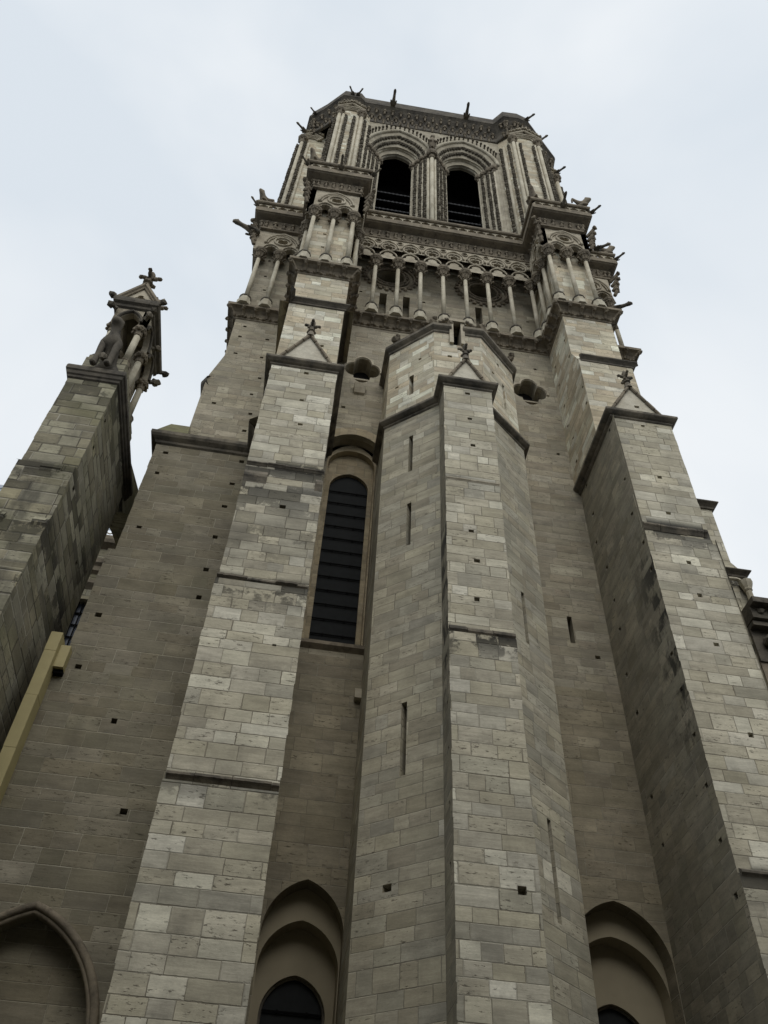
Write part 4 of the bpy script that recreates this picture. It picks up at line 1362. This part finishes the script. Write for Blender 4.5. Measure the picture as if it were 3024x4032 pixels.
# ---- crown of the tower
CP = [(-5.7, 26), (-5.15, 22.7), (-4.04, 21.87), (-2.7, 20.64), (-1.35, 20.62), (-1.02, 20.89), (8.9, 20.84), (9.5, 20.15), (10.7, 20.1), (11.5, 20.3), (12.7, 21.3), (14.3, 22.6), (14.7, 26)]
CC = [(-0.75, 67.3), (-0.58, 67.34), (-0.55, 67.42), (-0.58, 67.5), (-0.60, 68.3), (-0.45, 68.9), (-0.2, 69.4), (-0.05, 69.6), (0, 69.65), (0, 70.05), (-0.1, 70.1), (-0.15, 71.2), (-0.4, 71.2), (-0.4, 70.1), (-3, 70.2)]
cro = MB().sweep(CP, CC).build("crown_cornice", M_DARK, T)
kk = MB()
CPI = [(x * 1.0, y) for x, y in CP]
cin = []
for x, y, nx, ny in along(CP, 0.0, 0.62):
    if y > 24:
        continue
    for z, o_, r in ((67.75, -.5, .15), (68.45, -.46, .19), (69.15, -.24, .17)):
        sft = .31 if z == 68.45 else 0
        tx, ty = -ny, nx
        kk.blob((x + nx * o_ + tx * sft, y + ny * o_ + ty * sft, z), (r, r, r * .9), .25)
        kk.tube([(x + nx * (o_ - .1) + tx * sft, y + ny * (o_ - .1) + ty * sft, z - .45), (x + nx * o_ + tx * sft, y + ny * o_ + ty * sft, z)], [.07, .1], 5)
kk.build("crocket", M_CARV, cro)


# ================================================================== beasts in stone
def skin_mesh(name, joints, bones, sub=1):
    """one continuous body grown round a skeleton; joints: (x,y,z,r)"""
    me = bpy.data.meshes.new(name)
    me.from_pydata([j[:3] for j in joints], bones, [])
    me.update()
    o = bpy.data.objects.new(name, me)
    COL.objects.link(o)
    md = o.modifiers.new("skin", 'SKIN')
    if not me.skin_vertices:
        me.skin_vertices.new()
    for i, j in enumerate(joints):
        r = j[3]
        me.skin_vertices[0].data[i].radius = (r, r)
        me.skin_vertices[0].data[i].use_root = (i == 0)
    s = o.modifiers.new("sub", 'SUBSURF')
    s.levels = s.render_levels = sub
    dg = bpy.context.evaluated_depsgraph_get()
    out = bpy.data.meshes.new_from_object(o.evaluated_get(dg))
    out.name = name
    bpy.data.objects.remove(o)
    return out


# a gargoyle lying out along -Y: chest, long neck, head with jaws and ears, forelegs gripping
GJ = [(0, 0.1, 0, .2), (0, -.35, .02, .19), (0, -.75, .06, .14), (0, -1.05, .12, .12), (0, -1.25, .17, .13), (0, -1.45, .16, .07), (0, -1.42, .02, .05),
      (.1, -1.2, .33, .04), (-.1, -1.2, .33, .04), (.2, -.3, -.12, .08), (.24, -.62, -.18, .06), (-.2, -.3, -.12, .08), (-.24, -.62, -.18, .06)]
GB = [(0, 1), (1, 2), (2, 3), (3, 4), (4, 5), (4, 6), (4, 7), (4, 8), (1, 9), (9, 10), (1, 11), (11, 12)]
garg_me = skin_mesh("gargoyle", GJ, GB)
garg_me.materials.append(M_STR)
# a crouching chimera looking outwards, wings folded up behind
CJ = [(0, .15, .25, .24), (0, -.05, .55, .22), (0, -.2, .85, .15), (0, -.34, 1.0, .15), (0, -.56, .98, .08), (.1, -.26, 1.2, .04), (-.1, -.26, 1.2, .04),
      (.2, -.1, .3, .1), (.2, -.3, .06, .08), (-.2, -.1, .3, .1), (-.2, -.3, .06, .08), (.24, .25, .12, .12), (-.24, .25, .12, .12),
      (.22, .2, .8, .1), (.34, .38, 1.1, .07), (.3, .42, .7, .05), (-.22, .2, .8, .1), (-.34, .38, 1.1, .07), (-.3, .42, .7, .05)]
CBN = [(0, 1), (1, 2), (2, 3), (3, 4), (3, 5), (3, 6), (0, 7), (7, 8), (0, 9), (9, 10), (0, 11), (0, 12), (1, 13), (13, 14), (14, 15), (1, 16), (16, 17), (17, 18)]
chim_me = skin_mesh("chimera", CJ, CBN)
chim_me.materials.append(M_CARV)
for me_ in (garg_me, chim_me):
    me_.polygons.foreach_set("use_smooth", [True] * len(me_.polygons))


def place(me, name, loc, rz, sc=1.0, rx=0.0, parent=None, mat=None, ry=0.0):
    o = bpy.data.objects.new(name, me)
    COL.objects.link(o)
    off = WPOS[parent.name] if parent else Vector((0, 0, 0))
    o.location = Vector(loc) - off
    o.rotation_euler = (rx, ry, rz)
    o.scale = (sc, sc, sc)
    if parent:
        o.parent = parent
    return o


# spouts on the tower: part of its masonry
GG = [((1.08, 20.95, 69.8), 0, 1.0), ((6.75, 20.95, 69.8), 0, 1.0),
      ((-1.75, 20.7, 70.0), .6, .6), ((-1.95, 20.7, 70.0), -.6, .6), ((-4.6, 22.4, 69.6), -.9, .55), ((-5.1, 22.9, 67.0), -1.0, .75), ((11.2, 20.3, 69.9), .9, .75), ((12.1, 20.85, 67.2), .9, .75),
      ((13.9, 22.6, 66.4), .9, .75), ((-5.2, 20.0, 42.6), -1.35, 1.15), ((13.2, 19.9, 40.3), 1.2, .9), ((12.0, 17.9, 42.6), 1.15, .7),
      ((-3.1, 17.0, 44.9), -.8, .5), ((0.15, 17.0, 44.9), .8, .5), ((-1.45, 17.0, 44.9), 0, .65), ((11.8, 17.0, 44.9), .8, .55), ((10.3, 17.0, 44.9), 0, .7),
      ((13.9, 19.3, 44.9), .8, .55), ((-5.55, 19.6, 44.9), -.8, .5)]
for loc, rz, s_ in GG:
    place(garg_me, "gargoyle", loc, rz, s_ * .88, -.12, T)
CH = [((-2.95, 17.1, 45.56), -.5, "stone chimera crouching on the left front corner of the left gallery block", .95),
      ((-5.45, 19.75, 45.56), -.6, "stone chimera crouching on the balustrade at the far left corner", 1.0),
      ((8.85, 17.1, 45.56), -.4, "stone chimera hunched on the inner corner of the right gallery block", .95),
      ((11.6, 17.15, 45.56), 1.0, "winged stone chimera on the outer corner of the right gallery block", 1.05),
      ((13.75, 19.5, 45.56), 1.1, "winged stone chimera furthest to the right, behind the right gallery block", 1.0)]
for loc, rz, lab, s_ in CH:
    tag(place(chim_me, "chimera_statue", loc, rz, s_), lab, "statue", "stone chimeras perched on the gallery balustrade")

# ================================================================== flying buttress with its aedicule (far left)
A = thing("flying_buttress", "weathered stone pier of a flying buttress carrying a small gabled shrine and a gargoyle", "buttress", (-7.2, 17.5, ZGND),
          "flying buttresses of the nave")
AX0, AX1, AY1 = -7.93, -6.5, 19.7
p = MB()
stg = [(ZGND, 11.6, 15.10), (11.6, 13.4, 15.18), (13.4, 15.0, 15.26), (15.0, 17.3, 15.34), (17.3, 21.5, 15.45)]
for z0, z1, y in stg:
    p.panel((AX0 - .02 * (15.45 - y) * 10, y), (AX1 + .0, y), z0, z1, jag='LR')
    hs = putlogs([(AY1 - yy, z) for yy, z in ((15.8, 19.95), (15.86, 18.81), (15.84, 17.0), (18.25, 16.6)) if z0 + .1 < z < z1 - .1], .13, .15)
    p.panel((AX1, y), (AX1, AY1), z0, z1, [(([(y2 - 0, z) for y2, z in h[0]]), h[1], h[2]) for h in putlogs([(yy - y, z) for yy, z in ((15.8, 19.95), (15.86, 18.81), (15.84, 17.0), (18.25, 16.6)) if z0 + .1 < z < z1 - .1], .13, .15)])
    p.panel((AX0, AY1), (AX0, y), z0, z1)
    p.panel((AX1, AY1), (AX0, AY1), z0, z1)
for (z, ya, yb) in ((11.6, 15.10, 15.18), (13.4, 15.18, 15.26), (15.0, 15.26, 15.34), (17.3, 15.34, 15.45)):
    p.add([(AX0 - .1, ya, z), (AX1, ya, z), (AX1, yb + .01, z + .12), (AX0 - .1, yb + .01, z + .12), (AX1, yb + .01, z)], [(0, 1, 2, 3), (1, 4, 2)])
po = p.build("pier", M_OLD, A)
le = MB()
for z, y, sd in ((17.2, 15.36, 41), (15.1, 15.28, 43), (13.2, 15.2, 45), (11.9, 15.12, 47)):
    q = rough_ledge(AX0 - .05, AX1 + .03, y, z, 0.3, 0.09, sd, 0.25)
    le.add(q.v, q.f)
le.build("ledge", M_OLD, po)
MB().sweep([(AX0, AY1), (AX0, 15.45), (AX1, 15.45), (AX1, 20.1)], [(-0.02, 21.3), (0.05, 21.36), (0.06, 21.44), (0.1, 21.48), (0.12, 21.6), (0.16, 21.64), (0.16, 21.78), (0.14, 21.86), (-0.1, 21.95)]).build("cornice", M_DARK, po)
bs = MB()
bs.box(-7.84, -6.58, 15.62, 18.6, 21.85, 22.8)
bs.box(-7.8, -6.62, 15.66, 18.55, 22.8, 23.0)
bs.build("plinth", M_OLD, po)
# shrine: columns, arched panels, gabled roof
ACX = (-7.64, -6.78)
ACY = (15.88, 16.9, 18.0)
c0 = None
for x in ACX:
    for y in ACY:
        if c0 is None:
            c0 = MB().lathe((0, 0), [(.112, .2), (.105, 1.75)], 12).build("shrine_column", M_SHAFT, None, True)
            cc = MB()
            cc.lathe((0, 0), [(.108, 1.72), (.14, 1.75), (.125, 1.8), (.15, 1.92), (.2, 2.05), (.23, 2.08), (.23, 2.16)], 8)
            for q in range(8):
                a = math.pi * q / 4
                cc.blob((.2 * math.cos(a), .2 * math.sin(a), 1.98), (.07, .07, .08), .3)
            cc.build("capital", M_CARV, c0)
            bb = MB().lathe((0, 0), [(.2, -.12), (.2, .06), (.22, .1), (.2, .14), (.16, .17), (.15, .22)], 12)
            bb.build("base", M_CARV, c0)
            c0.location = Vector((x, y, 23.0)) - WPOS[A.name]
            c0.parent = A
        else:
            dup(c0, (x, y, 23.0), A)
hd = MB()
zc = 25.15
fa = arched(.56, .34, zc, zc + .25, .52)
hd.panel((-7.77, 15.72), (-6.65, 15.72), 0, 0, (), [(0, zc), (.22, zc)] + arch(.56, .34, zc + .2, .55)[0:] + [(.90, zc), (1.12, zc), (1.12, 26.3), (0, 26.3)], .22)
hd.panel((-6.65, 18.2), (-7.77, 18.2), 0, 0, (), [(0, zc), (.22, zc)] + arch(.56, .34, zc + .2, .55)[0:] + [(.90, zc), (1.12, zc), (1.12, 26.3), (0, 26.3)], .22)
sd_out = [(0, zc), (.25, zc)] + arch(.68, .40, zc + .2, .6) + [(1.1, zc), (1.38, zc)] + arch(1.80, .40, zc + .2, .6) + [(2.22, zc), (2.48, zc), (2.48, 26.3), (0, 26.3)]
hd.panel((-6.65, 15.72), (-6.65, 18.2), 0, 0, (), sd_out, .2)
hd.panel((-7.77, 18.2), (-7.77, 15.72), 0, 0, (), sd_out, .2)
hd.box(-7.45, -6.97, 17.2, 18.15, 22.6, 26.2)
ho = hd.build("shrine_head", M_CARVL, A)
mo = MB()
mo.tube([(-7.77 + u, 15.68, z) for u, z in arch(.56, .40, zc + .2, .62)], .055, 6)
for c in (.68, 1.80):
    mo.tube([(-6.61, 15.72 + u, z) for u, z in arch(c, .46, zc + .2, .67)], .055, 6)
mo.build("arch_moulding", M_DARK, ho)
rfm = MB()
rfm.sweep([(-7.77, 18.3), (-7.77, 15.72), (-6.65, 15.72), (-6.65, 18.3)], [(0, 26.1), (.08, 26.15), (.1, 26.25), (.2, 26.31), (.22, 26.41), (.22, 26.55), (-.1, 26.6)])
rfm.build("eaves", M_DARK, A)
gb = MB()
tre = foils(.56, 26.88, .2, .105, 3, 5, math.pi / 2)
gb.panel((-7.77, 15.68), (-6.65, 15.68), 0, 0, [(tre, .25, True)], [(0, 26.53), (1.12, 26.53), (.56, 27.65)], .3)
gb.add([(-7.9, 15.7, 26.53), (-7.21, 15.7, 27.75), (-7.21, 18.4, 27.75), (-7.9, 18.4, 26.53)], [(0, 1, 2, 3)])
gb.add([(-6.52, 15.7, 26.53), (-7.21, 15.7, 27.75), (-7.21, 18.4, 27.75), (-6.52, 18.4, 26.53)], [(3, 2, 1, 0)])
gb.build("gable", M_CARVL, A)
cp = MB()
for s in (-1, 1):
    cp.tube([(-7.21 + s * .74, 15.62, 26.53), (-7.21, 15.62, 27.758)], .085, 6)
    cp.tube([(-7.21 + s * .6, 15.64, 26.57), (-7.21, 15.64, 27.57)], .04, 5)
cp.build("coping", M_CARV, A)
finial(MB(), (-7.21, 15.68, 27.7), 1.05, .7).build("finial", M_CARV, A)
finial(MB(), (-7.05, 16.9, 27.7), 1.3, .7).build("finial", M_CARV, A)
lm = MB()
for x, y, z, d in ((-7.9, 15.6, 26.5, (-1, -.5, .3)), (-6.5, 15.6, 26.5, (1, -.5, .3)), (-7.75, 15.62, 25.85, (-1, -.6, .3)), (-6.66, 15.62, 25.85, (1, -.6, .3)), (-6.7, 15.62, 25.45, (.8, -.8, .2)),
                   (-6.5, 18.35, 26.5, (1, .5, .2)), (-6.6, 18.3, 25.85, (1, .6, .2)), (-6.62, 18.1, 25.45, (1, .3, .1)), (-6.6, 17.0, 25.85, (1, 0, .2))):
    lm.leaf((x, y, z), d, .2, .19)
lm.build("crocket", M_STR, A)
# the beast standing on the pier's edge
BJ = [(0, .36, .38, .24), (0, .2, .85, .22), (0, .02, 1.28, .23), (0, -.08, 1.66, .14), (0, -.16, 1.96, .16), (0, -.40, 1.92, .10), (.13, -.06, 2.12, .05), (-.13, -.06, 2.12, .05),
      (.21, -.06, 1.12, .12), (.2, -.12, .6, .085), (.19, -.16, .07, .095), (.19, -.34, .05, .07), (-.21, -.06, 1.12, .12), (-.2, -.12, .6, .085), (-.19, -.16, .07, .095), (-.19, -.34, .05, .07),
      (.26, .3, .32, .15), (.28, .05, .07, .09), (-.26, .3, .32, .15), (-.28, .05, .07, .09)]
BB = [(0, 1), (1, 2), (2, 3), (3, 4), (4, 5), (4, 6), (4, 7), (2, 8), (8, 9), (9, 10), (10, 11), (2, 12), (12, 13), (13, 14), (14, 15), (0, 16), (16, 17), (0, 18), (18, 19)]
bm_ = skin_mesh("gargoyle", BJ, BB, 2)
bm_.materials.append(M_DARK)
bm_.polygons.foreach_set("use_smooth", [True] * len(bm_.polygons))
place(bm_, "gargoyle", (-7.15, 15.44, 21.9), -.1, 1.12, .1, A)
MB().blob((-7.17, 15.2, 22.32), (.15, .15, .17), .15).build("carved_head", M_STR, A)
# the flying arch itself, rising to the nave wall
fy = MB()
n = 10
top = [(17.7 + (27 - 17.7) * i / n, 22.0 + (25.6 - 22.0) * i / n) for i in range(n + 1)]
bot = [(19.7 + (27 - 19.7) * i / n, 20.2 + 4.2 * math.sin(math.pi / 2 * i / n) ** .8) for i in range(n + 1)]
for x, fl_ in ((AX1 - .12, 1), (AX0 + .12, 0)):
    pts = [(x, y, z) for y, z in top] + [(x, y, min(z, 25.0)) for y, z in bot]
    fs = [(i, i + n + 1, i + n + 2, i + 1) for i in range(n)]
    fy.add(pts, fs if fl_ else [tuple(reversed(f)) for f in fs])
fy.add([(AX1 - .12, y, z) for y, z in bot] + [(AX0 + .12, y, z) for y, z in bot], [(i, i + 1, i + n + 2, i + n + 1) for i in range(n)])
fy.add([(AX1 - .12, y, z) for y, z in top] + [(AX0 + .12, y, z) for y, z in top], [(i, i + n + 1, i + n + 2, i + 1) for i in range(n)])
fy.build("flying_arch", M_OLD, A)

# ================================================================== nave wall seen in the slot
N = thing("nave", "strip of the nave wall with tracery balustrade, lead roof and latticed window", "church nave", (-10, 26, ZGND))
nw = MB()
NX0, NX1 = -30.0, -5.6
nw.panel((NX0, 26), (NX1, 26), ZGND, 24.6, [([(x - NX0, z) for x, z in rect(-8.6, 18.4, 2.4, 7.0)], .4)])
no = nw.build("wall", M_OLD, N)
k = MB()
k.sweep([(NX0, 26), (NX1, 26)], [(0, 23.2), (.15, 23.3), (.18, 23.5), (.3, 23.6), (.32, 23.8), (.1, 24.0)])
k.sweep([(NX0, 26), (NX1, 26)], [(0, 22.4), (.1, 22.5), (.2, 22.6), (.2, 22.75), (0, 22.9)])
k.sweep([(NX0, 26), (NX1, 26)], [(0, 24.6), (.3, 24.75), (.35, 24.9), (.35, 25.1), (-.4, 25.15)])
k.build("cornice", M_CARV, no)
q = MB()
q.panel((-20, 25.75), (NX1, 25.75), 25.12, 25.95, [(arched(.5 + 1.0 * i, .38, 25.2, 25.5, .35, 5), .15) for i in range(14)], None, .15)
for i in range(14):
    q.tube([(-20 + .5 + i + a, 25.8, z) for a, z in foils(0, 25.5, .24, .13, 3, 4, math.pi / 2)], .03, 5, True)
q.build("tracery_balustrade", M_CARVL, N)
rr = MB().add([(NX0, 26.2, 25.9), (NX1, 26.2, 25.9), (NX1, 34, 36), (NX0, 34, 36)], [(0, 1, 2, 3)])
for i in range(24):
    rr.tube([(NX0 + i, 26.2, 25.95), (NX0 + i, 34, 36.05)], .04, 5)
rr.build("roof", M_LEAD, N)
wn_ = MB().panel((-9.9, 26.35), (-7.3, 26.35), 14.8, 22.0)
wno = wn_.build("window", M_PANE, N)
lt = MB()
for i in range(12):
    lt.box(-9.8, -7.4, 26.28, 26.32, 15.0 + i * .58, 15.06 + i * .58)
for i in range(13):
    lt.box(-9.75 + i * .18, -9.71 + i * .18, 26.24, 26.28, 14.9, 21.9)
lt.build("lattice", M_IRON, wno)

# ================================================================== west front seen beyond the right buttress
WF = thing("west_front", "carved west front with cornices and statue gallery seen past the right buttress", "church facade", (14, 19, ZGND))
w1 = MB()
w1.walls([(11.3, 18.0), (13.32, 18.0), (13.32, 26)], 20.2, 23.1)
w1.walls([(11.3, 18.0), (13.32, 18.0)], 20.15, 20.2)
w1.add([(11.3, 18.0, 20.2), (13.32, 18.0, 20.2), (13.7, 17.95, 19.6), (11.3, 17.95, 19.6), (13.32, 26, 20.2), (13.7, 26, 19.6)], [(0, 3, 2, 1), (1, 2, 5, 4)])
w1.walls([(11.3, 18.05), (13.55, 18.05), (13.55, 26)], 17.5, 19.7)
w1.walls([(11.3, 18.0), (13.1, 18.0), (13.1, 26)], ZGND, 17.6)
w1.walls([(11.4, 19.75), (13.2, 19.75), (13.2, 26)], 22.5, 34.9, {0: putlogs([(1.3, 29)])})
w1o = w1.build("wall", M_BTR, WF)
MB().sweep([(11.2, 18.0), (13.32, 18.0), (13.32, 26)], prof(23.0, .22, .5, .2)).build("cornice", M_DARK, WF)
MB().sweep([(11.2, 18.0), (13.6, 18.0), (13.6, 26)], prof(19.75, .2, .45, .1)).build("cornice", M_DARK, WF)
k = MB()
k.tube([(13.5, 17.9, 17.6), (13.5, 17.9, 18.95)], .1, 8)
k.lathe((13.5, 17.9), [(.11, 18.85), (.14, 18.9), (.13, 18.95), (.2, 19.15), (.22, 19.25)], 8)
k.tube([(13.5 - u, 17.9, z) for u, z in arch(.45, .45, 19.0, .35, 6)], .06, 6)
k.build("colonnette", M_SHAFT, WF)
g = MB()
g.box(12.9, 22, 17.3, 20, 18.15, 18.55)
g.box(12.9, 22, 17.05, 20, 18.55, 18.75)
g.box(12.9, 22, 17.4, 20, 17.95, 18.1)
for i in range(26):
    g.blob((13.2 + .33 * i, 17.28, 18.4), (.12, .09, .1), .3)
go = g.build("gallery_slab", M_DARK, WF)
g = MB()
g.box(12.9, 22, 17.65, 20, 16.8, 17.95)
for i in range(16):
    g.blob((13.3 + .5 * i, 17.55, 17.5 + random.uniform(-.1, .1)), (.26, .2, .24), .35)
    g.blob((13.5 + .5 * i, 17.6, 17.1 + random.uniform(-.1, .1)), (.2, .16, .18), .35)
g.build("leaf_frieze", M_DARK, go)
g = MB()
g.panel((12.9, 17.7), (22, 17.7), 14.3, 16.85, [(foils(1.0 + 1.5 * i, 15.75, .55, .3, 3, 6, math.pi / 2), .4) for i in range(6)] + [(rect(1.0 + 1.5 * i, 14.8, .5, .7), .4) for i in range(6)], None, .4)
for i in range(6):
    g.tube([(14.65 + 1.5 * i, 17.6, 10), (14.65 + 1.5 * i, 17.6, 14.5)], .14, 8)
g.box(12.9, 22, 17.6, 20, 9.0, 10.0)
g.build("statue_arcade", M_CARV, go)
go.location.z -= 0.95

# ================================================================== ochre trunking in the corner between pier and tower
tk = thing("pipe_trunking", "ochre painted box trunking running up the corner beside the old pier", "trunking", (-6.0, 17.7, ZGND))
m = MB()
zz = ZGND
seg = [(-1.6, 8.7), (8.7, 10.15), (10.15, 11.75), (11.75, 13.35)]
for i, (a, b) in enumerate([(-1.6, 2.9), (2.9, 5.0), (5.0, 7.05), (7.05, 8.75), (8.75, 10.35), (10.35, 11.75), (11.75, 13.05), (13.05, 13.62)]):
    m.box(-6.14 - .004 * (i % 2), -5.86 - .004 * (i % 2), 17.55 - .003 * (i % 2), 18.05, a + .008, b)
m.build("casing", M_YEL, tk)
MB().box(-5.86, -5.62, 17.75, 18.05, 12.75, 13.4).build("side_box", M_YEL, tk)
MB().box(-5.84, -5.62, 17.85, 18.05, 12.64, 12.74).build("bracket", M_IRON, tk)

# ================================================================== unseen house row behind the viewer, added to shade the lower walls
H = thing("unseen_street_house", "unseen plain stone house row across the street, added to shade the lower walls", "house", (0, -4.5, ZGND))
hw_ = MB()
hh = []
for i in range(20):
    for k_ in range(5):
        hh.append((rect(3 + 3.1 * i, 1.2 + 3.5 * k_, 1.2, 2.1), .25, False))
hw_.panel((32, -4.5), (-32, -4.5), ZGND, 20.0, hh)
hw_.walls([(-32, -4.5), (-32, -16), (32, -16), (32, -4.5)], ZGND, 20.0)
ho_ = hw_.build("wall", M_FLANK, H)
MB().panel((31, -4.76), (-31, -4.76), -.2, 19.9).build("window", M_GLASS, H)
MB().add([(-32.3, -4.1, 19.95), (32.3, -4.1, 19.95), (32.3, -7.5, 24.0), (-32.3, -7.5, 24.0), (32.3, -13, 24.0), (-32.3, -13, 24.0), (32.3, -16.4, 19.95), (-32.3, -16.4, 19.95)],
         [(3, 2, 1, 0), (2, 3, 5, 4), (4, 5, 7, 6), (0, 1, 6, 7)]).build("roof", M_LEAD, H)
